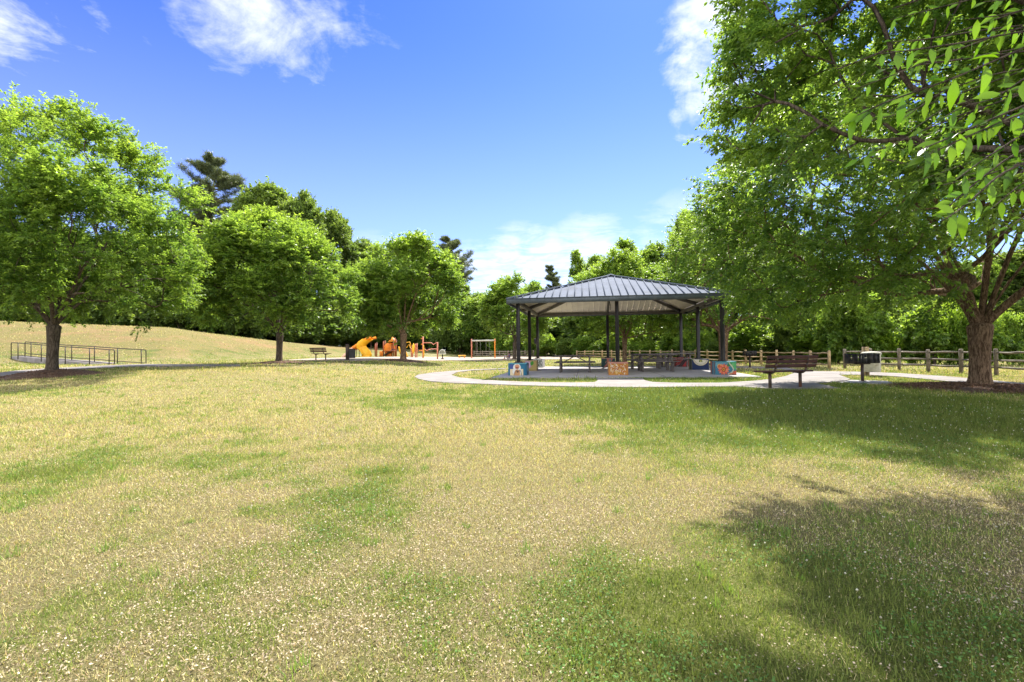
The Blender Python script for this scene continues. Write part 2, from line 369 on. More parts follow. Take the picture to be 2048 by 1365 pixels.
# ------------------------------------------------------------------ ground
gm = bpy.data.materials.new('lawn'); gm.use_nodes = True; t = NT(gm.node_tree); p = t.n['Principled BSDF']
at = t.new('ShaderNodeAttribute', attribute_name='Col'); s_ = t.new('ShaderNodeSeparateColor'); t.put(s_.inputs[0], at.outputs['Color'])
co = t.new('ShaderNodeTexCoord').outputs['Object']
nf = t.noise(co, 26, 8, .75); nm = t.noise(co, 5, 6, .7); nb = t.noise(co, 90, 5, .7); nL = t.noise(co, .8, 6, .65)
g = t.math('ADD', s_.outputs[0], t.math('MULTIPLY', t.math('SUBTRACT', nf, .5), 1.5)); g = t.math('ADD', g, t.math('MULTIPLY', t.math('SUBTRACT', nm, .5), .9))
g = t.rng(g, .32, .72)
straw = t.mix(t.rng(nb, .3, .7), (.24, .20, .08), (.50, .45, .22))
straw = t.mix(t.rng(nL, .45, .65, 0, .55), straw, (.45, .34, .20))
grn = t.mix(t.rng(nb, .3, .7), (.12, .165, .030), (.32, .37, .08))
c = t.mix(g, straw, grn)
c = t.mix(t.rng(nf, .32, .48, .85, 0), c, (.10, .075, .03)); c = t.mix(t.rng(nb, .52, .66, 0, .45), c, (.68, .56, .40))
c = t.mix(1.0, c, (.66, .66, .62), 'MULTIPLY')
nh = t.noise(co, .22, 6, .7); c = t.mix(s_.outputs[2], c, t.mix(t.rng(nh, .38, .54), t.mix(g, (.26, .175, .085), (.17, .165, .055)), t.mix(g, (.20, .17, .065), (.10, .135, .035))))
c = t.mix(t.rng(nb, .5, .3, 0, .35), c, (.09, .08, .03))
c = t.mix(t.math('MULTIPLY', s_.outputs[1], .10), c, (.12, .09, .045))   # bare soil shows between the modelled blades
t.put(p.inputs['Base Color'], c); p.inputs['Roughness'].default_value = .95; p.inputs['Specular IOR Level'].default_value = .1
b = t.new('ShaderNodeBump'); b.inputs['Strength'].default_value = .9; b.inputs['Distance'].default_value = .03
t.put(b.inputs['Height'], t.math('ADD', nf, nb)); t.put(p.inputs['Normal'], b.outputs[0])
u = np.linspace(-1, 1, 520); xs = np.sinh(u * 6.6) / np.sinh(6.6) * 500
v = np.linspace(0, 1, 620); ysp = np.sinh(v * 5.6) / np.sinh(5.6) * 600; ys = np.concatenate([np.linspace(-30, -.5, 20), ysp])
X, Y = np.meshgrid(xs, ys); Z = terrain(X, Y) + (fbm(X, Y, .6, 5, 3) - .5) * .05 * np.clip(1 - np.hypot(X, Y) / 14, 0, 1)
Z[occupied(X, Y)] -= .0
nx = len(xs); ny = len(ys); idx = np.arange(nx * ny).reshape(ny, nx)
Fq = np.stack([idx[:-1, :-1], idx[:-1, 1:], idx[1:, 1:], idx[1:, :-1]], -1).reshape(-1, 4)
gr = green(X, Y).ravel(); near_ = (1 - ss((np.hypot(X, Y) - 3) / 14)).ravel()
o = link('ground', np_mesh('ground', np.stack([X, Y, Z], -1).reshape(-1, 3), Fq, [gm], np.stack([gr, near_, (ss((terrain(X, Y) - .45) / .9) * (Y > 20)).ravel()], 1), smooth=True))
tag(o, kind='structure')
def gz(x, y):
    return terrain(x, y) + (fbm(x, y, .6, 5, 3) - .5) * .05 * np.clip(1 - np.hypot(x, y) / 14, 0, 1)
# paved sheets
import bmesh
def sheet(name, poly, mat, lift=.02, thick=.12, sub=0, label=None):
    from mathutils.geometry import tessellate_polygon
    bm = bmesh.new(); vs = [bm.verts.new((x, y, 0)) for x, y in poly]
    for tr_ in tessellate_polygon([[Vector((x, y, 0)) for x, y in poly]]):
        try: bm.faces.new([vs[k] for k in tr_])
        except ValueError: pass
    if sub:
        for k in range(sub):
            bmesh.ops.subdivide_edges(bm, edges=[e for e in bm.edges if e.calc_length() > 2.0], cuts=1, use_grid_fill=False)
            bmesh.ops.triangulate(bm, faces=bm.faces[:])
    bmesh.ops.recalc_face_normals(bm, faces=bm.faces[:])
    if bm.faces[:][0].normal.z < 0: bmesh.ops.reverse_faces(bm, faces=bm.faces[:])
    for q in bm.verts: q.co.z = tz(q.co.x, q.co.y) + lift
    ed = [e for e in bm.edges if e.is_boundary]
    r = bmesh.ops.extrude_edge_only(bm, edges=ed)
    for q in r['geom']:
        if isinstance(q, bmesh.types.BMVert): q.co.z -= thick
    me = bpy.data.meshes.new(name); bm.to_mesh(me); bm.free(); me.materials.append(mat)
    return tag(link(name, me), kind='structure')
sheet('path_loop', loop_poly, concrete, .034)
sheet('path_right', right_poly, concrete, .030)
sheet('path_back', back_poly, concrete, .026)
sheet('pavement_grill_pad', grillpad_poly, slabm, .022)
sheet('path_left', leftpath, concrete, .05, .3, 4)
sheet('pavement_playground', play_poly, sandm, .06, .3, 4)
sheet('pavement_pavilion_slab', slab_poly, slabm, .055)
for k, (cu, w_) in enumerate([(-1.6, .012), (1.7, .012)]):
    a_ = LW(cu, -5.78); b_ = LW(cu, 5.2)
mm = MB()
for cu in (-1.65, 1.65): mm.beam((*LW(cu, -5.78), .0555), (*LW(cu, 5.2), .0555), .02, .004)
for cv in (-2.4, 1.4): mm.beam((*LW(-4.9, cv), .0545), (*LW(4.9, cv), .0545), .02, .004)
tag(mm.build('pavement_joints', beamm), kind='structure')
for nme, rr in MUL:
    x0, y0 = TREES[nme]; th_ = np.linspace(0, 2 * math.pi, 41)[:-1]; V = []; rs = np.linspace(0, 1, 12)
    rng = np.random.default_rng(hash(nme) % 999 if False else int(nme[1]) * 7)
    for r_ in rs:
        for a_ in th_:
            q = r_ * rr * (1 + .16 * math.sin(a_ * 3 + rr * 5) + .07 * math.sin(a_ * 7)); x_ = x0 + q * math.cos(a_); y_ = y0 + q * math.sin(a_)
            V.append((x_, y_, float(gz(x_, y_)) + MH(nme) * (1 - r_ ** 1.6) + rng.uniform(-.012, .02) * (r_ < .98) - .012 * (r_ > .98)))
    V = np.array(V); F_ = [[i * 40 + j, i * 40 + (j + 1) % 40, (i + 1) * 40 + (j + 1) % 40, (i + 1) * 40 + j] for i in range(11) for j in range(40)]
    tag(link('ground_mulch', np_mesh('ground_mulch', V, np.array(F_), [mulchm])), kind='structure')
# ramp between the handrails
RA = [(229, 731.3, 30.2), (179, 727, 31), (130, 723.2, 31.3), (82, 718.6, 32.3), (36, 714, 34), (22, 713, 34.8)]; RB = [(292, 729.8, 31.6), (235, 726, 32.4), (188, 722, 33), (143, 719, 33.6), (80, 714.3, 35), (50, 711.9, 36)]
ramp = [at_depth(229, 731, 30.2), at_depth(130, 723, 31.2), at_depth(36, 713.6, 34.2), at_depth(22, 711.5, 36.2), at_depth(60, 713.6, 37), at_depth(143, 718, 33.6), at_depth(235, 725, 32.4), at_depth(292, 729, 31.6)]
P_ = [at_depth(*q) for q in RA] + [at_depth(*q) for q in RB]; V = [tuple(q) for q in P_] + [(q.x, q.y, q.z - .6) for q in P_]
mm = MB(); mm.add(V, [[k, k + 1, k + 7, k + 6] for k in range(5)] + [[k + 1, k, k + 12, k + 13] for k in range(5)] + [[0, 6, 18, 12], [11, 5, 17, 23]]); tag(mm.build('path_ramp', concrete), kind='structure')

# ------------------------------------------------------------------ grass
def nrm(a): return a / (np.linalg.norm(a, axis=-1, keepdims=True) + 1e-9)
def scatter(rng, n, y0, y1, ex, mar=1.7, wmul=1.22):
    """points on the lawn, density falling with distance as d^-ex"""
    k = 2 - ex; uu = rng.random(n)
    d = (y0 ** k + uu * (y1 ** k - y0 ** k)) ** (1 / k) if abs(k) > 1e-6 else y0 * (y1 / y0) ** uu
    x = (rng.random(n) * 2 - 1) * (d * wmul + mar) * np.where(rng.random(n) < .12, 1 + 1.1 * rng.random(n), 1)
    return x, d
def grass(n, y0, y1, ex, seed, h0, w0, gb=0.0):
    rng = np.random.default_rng(seed); x, y = scatter(rng, n, y0, y1, ex)
    m = ~occupied(x, y); x = x[m]; y = y[m]; g_ = green(x, y); n = len(x)
    isg = rng.random(n) < np.clip((g_ - .22) * 1.25 + gb, .08, .92)
    keep = isg | (rng.random(n) < .8); x, y, g_, isg = x[keep], y[keep], g_[keep], isg[keep]; n = len(x)
    z = gz(x, y); sz = (np.maximum(y, 2.5) / 3) ** .55
    h = h0 * (.45 + rng.random(n) ** 1.8 * 1.15) * (1 + .6 * isg * g_) * np.minimum(sz, 1.6) ; tall = rng.random(n) < .012; h[tall] *= 2.0
    wd = w0 * sz * (.6 + .8 * rng.random(n))
    a = rng.random(n) * 2 * math.pi; lean = np.where(isg, .7, 1.25) * (.25 + rng.random(n) * .95)
    d = np.stack([np.cos(a) * np.sin(lean), np.sin(a) * np.sin(lean), np.abs(np.cos(lean)) + .08], 1)
    b2 = a + math.pi / 2 + rng.normal(0, .5, n); s = np.stack([np.cos(b2), np.sin(b2), 0 * a], 1)
    P = np.stack([x, y, z - .002], 1); T_ = P + d * h[:, None]
    V = np.stack([P - s * wd[:, None] / 2, P + s * wd[:, None] / 2, T_], 1).reshape(-1, 3)
    r = rng.random((n, 1)); r2 = rng.random((n, 1))
    st = (1 - r) * np.array([.26, .22, .085]) + r * np.array([.80, .71, .36]); st = np.where(r2 < .16, np.array([.50, .36, .19]), st)
    gc = (1 - r) * np.array([.11, .17, .035]) + r * np.array([.40, .47, .11]); lush = np.clip((g_ - .55) * 2.2, 0, 1)[:, None]
    gc = gc * (1 - lush * .35)
    C = np.where(isg[:, None], gc, st)
    return V, np.repeat(C, 3, 0)
Vs = []; Cs = []
for a in [(560000, 1.5, 6.5, 1.0, 1, .021, .0042), (580000, 6.5, 22, 1.6, 2, .028, .0056), (130000, 18, 60, 1.5, 3, .05, .012)]:
    V, C = grass(*a); Vs.append(V); Cs.append(C)
_sc = scatter
def scatter(rng, n, *a): return rng.uniform(-4.5, 6.5, n), rng.uniform(-2.5, 1.55, n)   # the ground just round and behind the viewpoint
V, C = grass(150000, 0, 0, 0, 4, .021, .0042); Vs.append(V); Cs.append(C)
scatter = _sc
# scattered stronger tufts
rng = np.random.default_rng(77); x, y = scatter(rng, 900, 1.6, 20, 1.0); m = (~occupied(x, y)) & (rng.random(900) < green(x, y) * 1.6); x = x[m]; y = y[m]
k = 26; n = len(x) * k; tx = np.repeat(x, k) + rng.normal(0, .022, n); ty = np.repeat(y, k) + rng.normal(0, .022, n)
a = rng.random(n) * 6.283; ln = .15 + rng.random(n) * .75; hh = (.035 + .05 * rng.random(n)) * np.repeat(.6 + .8 * rng.random(len(x)), k)
d = np.stack([np.cos(a) * np.sin(ln), np.sin(a) * np.sin(ln), np.cos(ln)], 1); s = np.stack([-np.sin(a), np.cos(a), 0 * a], 1) * (.0020 * (np.maximum(ty, 2.5) / 3) ** .5)[:, None]
P = np.stack([tx, ty, gz(tx, ty)], 1); V = np.stack([P - s, P + s, P + d * hh[:, None]], 1).reshape(-1, 3)
r = rng.random((n, 1)); C = (1 - r) * np.array([.09, .19, .03]) + r * np.array([.26, .40, .07]); Vs.append(V); Cs.append(np.repeat(C, 3, 0))
V = np.concatenate(Vs); C = np.concatenate(Cs)
tag(link('grass', np_mesh('grass', V, np.arange(len(V)).reshape(-1, 3), [blade_m], C)), 'short dry and green grass blades covering the lawn', 'grass', kind='stuff')
# clover leaves: low round leaflets in the green patches
rng = np.random.default_rng(5); x, y = scatter(rng, 260000, 1.5, 22, 1.35); m = ~occupied(x, y); x = x[m]; y = y[m]; g_ = green(x, y)
m = (g_ > .50) & (rng.random(len(x)) < np.clip((g_ - .48) * 3, 0, 1)) & (fbm(x, y, 1.1, 31) > .40); x = x[m]; y = y[m]; n = len(x)
sz = .0052 * (np.maximum(y, 2.5) / 2.5) ** .6 * (.7 + .6 * rng.random(n)); P = np.stack([x, y, gz(x, y) + .012 + .03 * rng.random(n)], 1)
nn_ = nrm(np.stack([rng.normal(0, .45, n), rng.normal(0, .45, n), np.ones(n)], 1)); a = rng.random(n) * 6.28; ux = nrm(np.cross(nn_, np.stack([np.cos(a), np.sin(a), 0 * a], 1))); uy = np.cross(nn_, ux)
V = np.stack([P - ux * sz[:, None], P - uy * sz[:, None], P + ux * sz[:, None], P + uy * sz[:, None]], 1).reshape(-1, 3)
r = rng.random((n, 1)); C = np.repeat((1 - r) * np.array([.055, .14, .03]) + r * np.array([.17, .30, .07]), 4, 0)
tag(link('clover', np_mesh('clover', V, np.arange(len(V)).reshape(-1, 4), [blade_m], C)), 'low green clover leaves in patches on the lawn', 'clover', kind='stuff')
# clover flowers
rng = np.random.default_rng(6); x, y = scatter(rng, 6500, 1.7, 18, 1.0); m = ~occupied(x, y); x = x[m]; y = y[m]; g_ = green(x, y)
m = (g_ > .52) & (rng.random(len(x)) < np.clip((fbm(x, y, .8, 91) - .42) * 4, 0, .8)); x = x[m]; y = y[m]; n = len(x)
sz = .0058 * (np.maximum(y, 3) / 3) ** .5 * (.7 + .6 * rng.random(n)); P = np.stack([x, y, gz(x, y) + .04 + .03 * rng.random(n)], 1)
oc = np.array([[1, 0, 0], [0, 1, 0], [-1, 0, 0], [0, -1, 0], [0, 0, 1], [0, 0, -1]]); V = (P[:, None] + oc[None] * sz[:, None, None]).reshape(-1, 3)
of = np.array([[0, 1, 4], [1, 2, 4], [2, 3, 4], [3, 0, 4], [1, 0, 5], [2, 1, 5], [3, 2, 5], [0, 3, 5]]); F_ = (np.arange(n)[:, None, None] * 6 + of).reshape(-1, 3)
r = rng.random((n, 1)); C = np.repeat((1 - r) * np.array([.45, .42, .3]) + r * np.array([.7, .7, .6]), 6, 0)
tag(link('clover_flowers', np_mesh('clover_flowers', V, F_, [blade_m], C)), 'small white clover flower heads dotted over the lawn', 'flowers', kind='stuff')
# dead leaf litter
rng = np.random.default_rng(8); x, y = scatter(rng, 420000, 1.5, 12, 1.3)
lit = fbm(x, y, .9, 51); m = ~occupied(x, y) & (rng.random(len(x)) < np.clip((lit - .36) * 3.4, .06, 1) * np.clip(1.3 - y / 9, .05, 1) * np.clip(1.25 - green(x, y), .1, 1)); x = x[m]; y = y[m]; n = len(x)
L = (.003 + .0052 * rng.random(n) ** 3) * (np.maximum(y, 2.5) / 2.5) ** .3; P = np.stack([x, y, gz(x, y) + .006 + .02 * rng.random(n)], 1)
nn_ = nrm(np.stack([rng.normal(0, .5, n), rng.normal(0, .5, n), np.ones(n)], 1)); a = rng.random(n) * 6.28; ux = nrm(np.cross(nn_, np.stack([np.cos(a), np.sin(a), 0 * a], 1))); uy = np.cross(nn_, ux)
lf = lambda k_, j_, z_: P + ux * (L * k_)[:, None] + uy * (L * j_)[:, None] + nn_ * (L * z_)[:, None]
V = np.stack([lf(-1, 0, .2), lf(-.2, -.5, -.1), lf(.9, 0, .15), lf(-.1, .5, .25)], 1).reshape(-1, 3)
r = rng.random((n, 1)); C = (1 - r) * np.array([.34, .25, .16]) + r * np.array([.72, .60, .43]); C = np.repeat(C, 4, 0)
tag(link('leaf_litter', np_mesh('leaf_litter', V, np.arange(len(V)).reshape(-1, 4), [chip_m], C)), 'pale dry fallen leaves scattered on the lawn', 'fallen leaves', kind='stuff')
# bark chips on the mulch beds
rng = np.random.default_rng(9); P = []
for nme, rr in MUL:
    q = 9000 if nme == 't7' else 1500; a = rng.random(q) * 6.283; r_ = np.sqrt(rng.random(q)) * rr * 1.08; x_ = TREES[nme][0] + r_ * np.cos(a); y_ = TREES[nme][1] + r_ * np.sin(a)
    P.append(np.stack([x_, y_, gz(x_, y_) + MH(nme) * np.clip(1 - (r_ / rr) ** 1.6, 0, 1) + .008 + .015 * rng.random(q)], 1))
P = np.concatenate(P); n = len(P); L = .015 + .03 * rng.random(n)
nn_ = nrm(np.stack([rng.normal(0, .6, n), rng.normal(0, .6, n), np.ones(n)], 1)); a = rng.random(n) * 6.28; ux = nrm(np.cross(nn_, np.stack([np.cos(a), np.sin(a), 0 * a], 1))); uy = np.cross(nn_, ux)
V = np.stack([lf(-1, -.22, 0), lf(.9, -.25, .1), lf(1, .25, 0), lf(-.9, .22, .1)], 1).reshape(-1, 3)
r = rng.random((n, 1)); C = np.repeat((1 - r) * np.array([.09, .05, .035]) + r * np.array([.30, .18, .12]), 4, 0)
tag(link('mulch_chips', np_mesh('mulch_chips', V, np.arange(len(V)).reshape(-1, 4), [chip_m], C)), 'brown bark chips heaped round the tree trunks', 'mulch', kind='stuff')

# ------------------------------------------------------------------ trees
def tubes(P0, P1, R0, R1, k):
    d = nrm(P1 - P0); ref = np.where(np.abs(d[:, 2:3]) > .9, np.array([[1., 0, 0]]), np.array([[0, 0, 1.]]))
    x = nrm(np.cross(d, ref)); y = np.cross(d, x); n = len(P0)
    a = np.arange(k) * 2 * math.pi / k; ca = np.cos(a)[None, :, None]; sa = np.sin(a)[None, :, None]
    ring = ca * x[:, None] + sa * y[:, None]
    V = np.concatenate([P0[:, None] + ring * R0[:, None, None], P1[:, None] + ring * R1[:, None, None]], 1).reshape(-1, 3)
    j = np.arange(k); q = np.stack([j, (j + 1) % k, k + (j + 1) % k, k + j], 1)
    return V, (np.arange(n)[:, None, None] * 2 * k + q).reshape(-1, 4)
def skeleton(att, fork, nl, rng, seg=.8, arch=.55, trunk_top=None):
    nodes = [np.array([0, 0, 0.]), np.array(fork, float)]; par = [-1, 0]
    fork = np.array(fork, float)
    rel = att - fork; az = np.arctan2(rel[:, 1], rel[:, 0]); order = rng.permutation(len(att))
    # limb targets: spread over azimuth, some upright
    tg = []
    for i in range(nl):
        a = 2 * math.pi * (i + rng.uniform(-.3, .3)) / nl
        w_ = np.cos(az - a); sel = np.where(w_ > math.cos(math.pi / nl))[0]
        if len(sel) == 0: continue
        tgt = att[rng.choice(sel, min(12, len(sel)))].mean(0); tgt[2] = max(tgt[2], fork[2] + .3) ; tg.append(fork + (tgt - fork) * rng.uniform(.75, 1.0))
    top = att[np.argsort(-att[:, 2])[:max(10, len(att) // 12)]].mean(0); tg.append(fork + (top - fork) * .85)
    for tgt in tg:
        off = fork + np.array([rng.normal(0, .05), rng.normal(0, .05), rng.uniform(-.35, .15)]); pr = 1
        c_ = off + (tgt - off) * np.array([.32, .32, arch]); m_ = max(4, int(np.linalg.norm(tgt - off) / seg))
        for k in range(1, m_ + 1):
            u_ = k / m_; pt = (1 - u_) ** 2 * off + 2 * u_ * (1 - u_) * c_ + u_ * u_ * tgt + rng.normal(0, .05, 3) * seg
            nodes.append(pt); par.append(pr); pr = len(nodes) - 1
    cap = len(att) * 8 + 400; N = np.zeros((cap, 3)); N[:len(nodes)] = nodes; n = len(nodes); dist = np.zeros(cap); dist[:n] = np.linalg.norm(N[:n] - fork, axis=1); dist[0] = 1e6
    for i in np.argsort(np.linalg.norm(att - fork, axis=1)):
        a = att[i]; da = np.linalg.norm(a - fork); dd = np.linalg.norm(N[:n] - a, axis=1) + np.maximum(0, dist[:n] - da) * 1.5 + .12 * np.maximum(0, N[:n, 2] - a[2])
        j = int(np.argmin(dd)); p0 = N[j].copy(); L = np.linalg.norm(a - p0); m_ = max(1, int(round(L / seg)))
        pj = par[j]; d0 = nrm(p0 - N[pj]) if pj >= 0 else np.array([0, 0, 1.]); c_ = p0 + d0 * L * .35 + (a - p0) * .2 + np.array([0, 0, .08 * L])
        pr = j
        for k in range(1, m_ + 1):
            u_ = k / m_; pt = (1 - u_) ** 2 * p0 + 2 * u_ * (1 - u_) * c_ + u_ * u_ * a
            if n < cap: N[n] = pt; dist[n] = np.linalg.norm(pt - fork); par.append(pr); pr = n; n += 1
    N = N[:n]; par = np.array(par[:n]); cnt = np.zeros(n); child = np.zeros(n, bool); child[par[par >= 0]] = True; cnt[~child] = 1
    for i in range(n - 1, 0, -1): cnt[par[i]] += cnt[i]
    dep = np.zeros(n, int)
    for it in range(4):   # straighten the limbs
        cs = np.zeros((n, 3)); cw = np.zeros(n); wt = cnt[1:] ; np.add.at(cs, par[1:], N[1:] * wt[:, None]); np.add.at(cw, par[1:], wt)
        M_ = (cw > 0); M_[:2] = False; i_ = np.where(M_)[0]
        N[i_] = .45 * N[i_] + .275 * N[par[i_]] + .275 * cs[i_] / cw[i_][:, None]
    return N, par, cnt
def tree_meshes(name, seed, C, Rx, Ry, Rup, Rdn, fork, tr, natt, nleaf, leafL, leafW, nl=6, nlobe=46, lobe=.3, twig=.6, flat=.45, droop=.25, arch=.55, inner=.14, zmin=None, extra=None, seg=.8, tuft=False, leaf_mat=None, bark_mat=None, clip=None, sky=1.0, fill=.35, rnd=0.0):
    rng = np.random.default_rng(seed); C = np.array(C, float)
    d = nrm(rng.normal(0, 1, (nlobe * 4, 3))); d = d[d[:, 2] > -.8][:nlobe]; Rz = np.where(d[:, 2] > 0, Rup, Rdn)
    E = np.stack([d[:, 0] * Rx, d[:, 1] * Ry, d[:, 2] * Rz], 1); lr = lobe * (Rx + Ry) / 2 * rng.uniform(.65, 1.3, len(d))
    en = np.linalg.norm(E, axis=1); Lc = C + E * (np.clip(1 - (lr * .92 + twig * .45) / en, .1, 1) * rng.uniform(.78, 1.04, len(d)))[:, None]
    if extra is not None:
        ex = np.array(extra, float); Lc = np.concatenate([Lc, ex[:, :3]]); lr = np.concatenate([lr, ex[:, 3]])
    pk = rng.choice(len(Lc), natt, p=lr ** 2.4 / (lr ** 2.4).sum()); od = nrm(Lc[pk] - C + 1e-6)
    v = nrm(rng.normal(0, 1, (natt, 3)) + od * .9 + np.array([0, 0, .35])); A = Lc[pk] + v * (lr[pk] * rng.random(natt) ** fill)[:, None]
    ni = int(natt * inner); A[:ni] = C + (A[:ni] - C) * rng.random((ni, 1)) ** .5; isx = pk >= len(d)
    if zmin is not None: k_ = A[:, 2] > zmin + rng.uniform(-.25, .25, natt) + rnd * (C[2] - zmin) * np.clip(np.hypot(A[:, 0] - C[0], A[:, 1] - C[1]) / Rx, 0, 1.1) ** 3; A = A[k_]; isx = isx[k_]
    if clip is not None: A = A[clip(A, isx)]
    N, par, cnt = skeleton(A, fork, nl, rng, seg, arch)
    r = cnt ** .44; r = r / r[1] * tr * .92; r = np.maximum(r, .006 * (1 + Rx / 6)); pr = np.maximum(par, 0)
    i = np.arange(len(N)); sel = i[(i > 1)]; rp = np.minimum(r[pr], np.maximum(r * 1.35, r)); rp = np.where(par == 1, np.maximum(r * 1.4, tr * .42), rp)
    Vs, Fs, n0 = [], [], 0
    for k, lo, hi in ((9, .09, 9), (5, .03, .09), (3, 0, .03)):
        q = sel[(r[sel] >= lo) & (r[sel] < hi)]
        if len(q) == 0: continue
        ext = nrm(N[q] - N[pr[q]]) * (r[q] * .4)[:, None]
        V, F_ = tubes(N[pr[q]] - ext * .5, N[q] + ext, rp[q], r[q], k); Vs.append(V); Fs.append(F_ + n0); n0 += len(V)
    # trunk
    K = 20; zb_ = min(.5, fork[2] * .55); zt = np.concatenate([np.linspace(-.15, zb_, 7), np.linspace(zb_ + .1 * fork[2], fork[2] + .02, 7), fork[2] + tr * np.array([.35, .6, .74])]); V = []; K = 28
    for z_ in zt:
        f_ = np.clip(z_ / fork[2], 0, 1); rr = tr * (1 + .62 * math.exp(-max(z_, 0) / .18) + .30 * f_ ** 4) * (1 - max(0, (z_ - fork[2]) / (tr * .76)) ** 2) ** .5
        for j in range(K):
            a = 2 * math.pi * j / K; q = rr * (1 + .06 * math.sin(3 * a + seed + z_) + .045 * math.sin(7 * a + seed * 2 + z_ * .8) + rng.uniform(-.018, .018) + .28 * math.exp(-max(z_, 0) / .16) * max(0, math.sin(a * 5 + seed)))
            V.append((fork[0] * f_ + q * math.cos(a), fork[1] * f_ + q * math.sin(a), z_))
    V = np.array(V); m_ = len(zt); F_ = np.array([[a * K + j, a * K + (j + 1) % K, (a + 1) * K + (j + 1) % K, (a + 1) * K + j] for a in range(m_ - 1) for j in range(K)])
    Vs.append(V); Fs.append(F_ + n0)
    tm = np_mesh(name + '_trunk', np.concatenate(Vs), np.concatenate(Fs), [bark_mat or bark_grey], smooth=True)
    # leaves
    tips = np.where((cnt <= 7) & (i > 8))[0]; nt = len(tips); per = max(1, nleaf // nt); td = nrm(N[tips] - N[pr[tips]])
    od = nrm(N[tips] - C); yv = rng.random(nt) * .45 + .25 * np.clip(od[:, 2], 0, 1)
    T_ = np.repeat(np.arange(nt), per); n = len(T_)
    kk = 6; tw = nrm(td[:, None] * .55 + od[:, None] * .35 + rng.normal(0, .6, (nt, kk, 3)) * np.array([1, 1, flat])); tw[..., 2] -= droop * .4; tw = nrm(tw)
    wi = rng.integers(0, kk, n); w_ = tw[T_, wi]; u_ = rng.random(n) ** .8
    tl = twig * (.6 + .8 * rng.random((nt, kk)))[T_, wi]
    P = N[tips][T_] + w_ * (u_ * tl)[:, None] + rng.normal(0, .035, (n, 3)) * twig; P[:, 2] -= droop * tl * u_ ** 2 * .5
    side = nrm(np.cross(w_, np.array([0, 0, 1.]))) * np.where(rng.random(n) < .5, 1, -1)[:, None]
    if tuft: D = nrm(w_ + rng.normal(0, .7, (n, 3)))
    else: D = nrm(w_ * .6 + side * .75 + rng.normal(0, .3, (n, 3)) - np.array([0, 0, droop]))
    nn_ = nrm(np.array([0, 0, 1.]) + rng.normal(0, .5, (n, 3))); S = nrm(np.cross(D, nn_)); nn_ = np.cross(S, D)
    L = leafL * (.7 + .6 * rng.random(n)); Wd = leafW * (.7 + .6 * rng.random(n))
    V = np.stack([P, P + D * (L * .42)[:, None] + S * (Wd / 2)[:, None] + nn_ * (Wd * .12)[:, None], P + D * L[:, None] - nn_ * (L * .08)[:, None], P + D * (L * .42)[:, None] - S * (Wd / 2)[:, None] + nn_ * (Wd * .12)[:, None]], 1).reshape(-1, 3)
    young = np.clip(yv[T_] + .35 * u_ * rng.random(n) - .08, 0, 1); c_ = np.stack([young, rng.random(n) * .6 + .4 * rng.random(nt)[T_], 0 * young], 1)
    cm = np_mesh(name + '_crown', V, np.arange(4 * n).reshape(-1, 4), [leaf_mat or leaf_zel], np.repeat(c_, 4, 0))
    return tm, cm
def put_tree(name, meshes, loc, rz, sc_, label, cat='tree', group=None):
    r = empty(name, (loc[0], loc[1], tz(*loc) - .05), rz, label, cat, group, sc_)
    link('trunk', meshes[0], r); link('crown', meshes[1], r); return r
LAWN = 'broad leafy shade trees on the lawn'
# each: name, centre of crown relative to trunk base
def zel(key, seed, H, Rr, forkh, tr, nleaf, L, Wd, natt, label, off=(0, 0), bm=None, ry=None, zmin=1.9, **kw):
    kw.setdefault('flat', .75); kw.setdefault('droop', .12); kw.setdefault('rnd', 0.0 if key == 't7' else .6)
    x, y = TREES[key]; zc_ = H * .50
    m = tree_meshes(key, seed, (off[0], off[1], zc_), Rr, ry or Rr, H - zc_, zc_ - 1.2, (0.05, 0, forkh), tr, natt, nleaf, L, Wd, zmin=zmin, bark_mat=bm, **kw)
    return put_tree('shade_tree', m, (x, y), 0, 1, label, 'tree', LAWN)
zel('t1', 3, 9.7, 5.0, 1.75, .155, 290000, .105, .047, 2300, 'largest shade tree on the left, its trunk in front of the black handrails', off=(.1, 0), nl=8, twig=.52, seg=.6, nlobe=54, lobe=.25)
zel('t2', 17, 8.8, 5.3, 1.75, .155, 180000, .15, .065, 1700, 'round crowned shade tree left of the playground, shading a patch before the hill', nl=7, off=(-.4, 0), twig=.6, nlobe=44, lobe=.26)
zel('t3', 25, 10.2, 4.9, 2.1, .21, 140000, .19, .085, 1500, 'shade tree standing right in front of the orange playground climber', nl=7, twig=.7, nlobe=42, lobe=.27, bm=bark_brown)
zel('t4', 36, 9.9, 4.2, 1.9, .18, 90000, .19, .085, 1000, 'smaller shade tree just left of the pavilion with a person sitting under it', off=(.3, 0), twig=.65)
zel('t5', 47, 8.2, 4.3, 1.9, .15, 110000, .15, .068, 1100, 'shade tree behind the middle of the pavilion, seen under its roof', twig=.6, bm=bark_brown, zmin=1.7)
zel('t6', 58, 10.8, 5.5, 2.0, .25, 170000, .135, .062, 1500, 'shade tree with many upright limbs just behind the right side of the pavilion', twig=.6, bm=bark_brown, off=(.3, 1), zmin=1.7, nl=9)
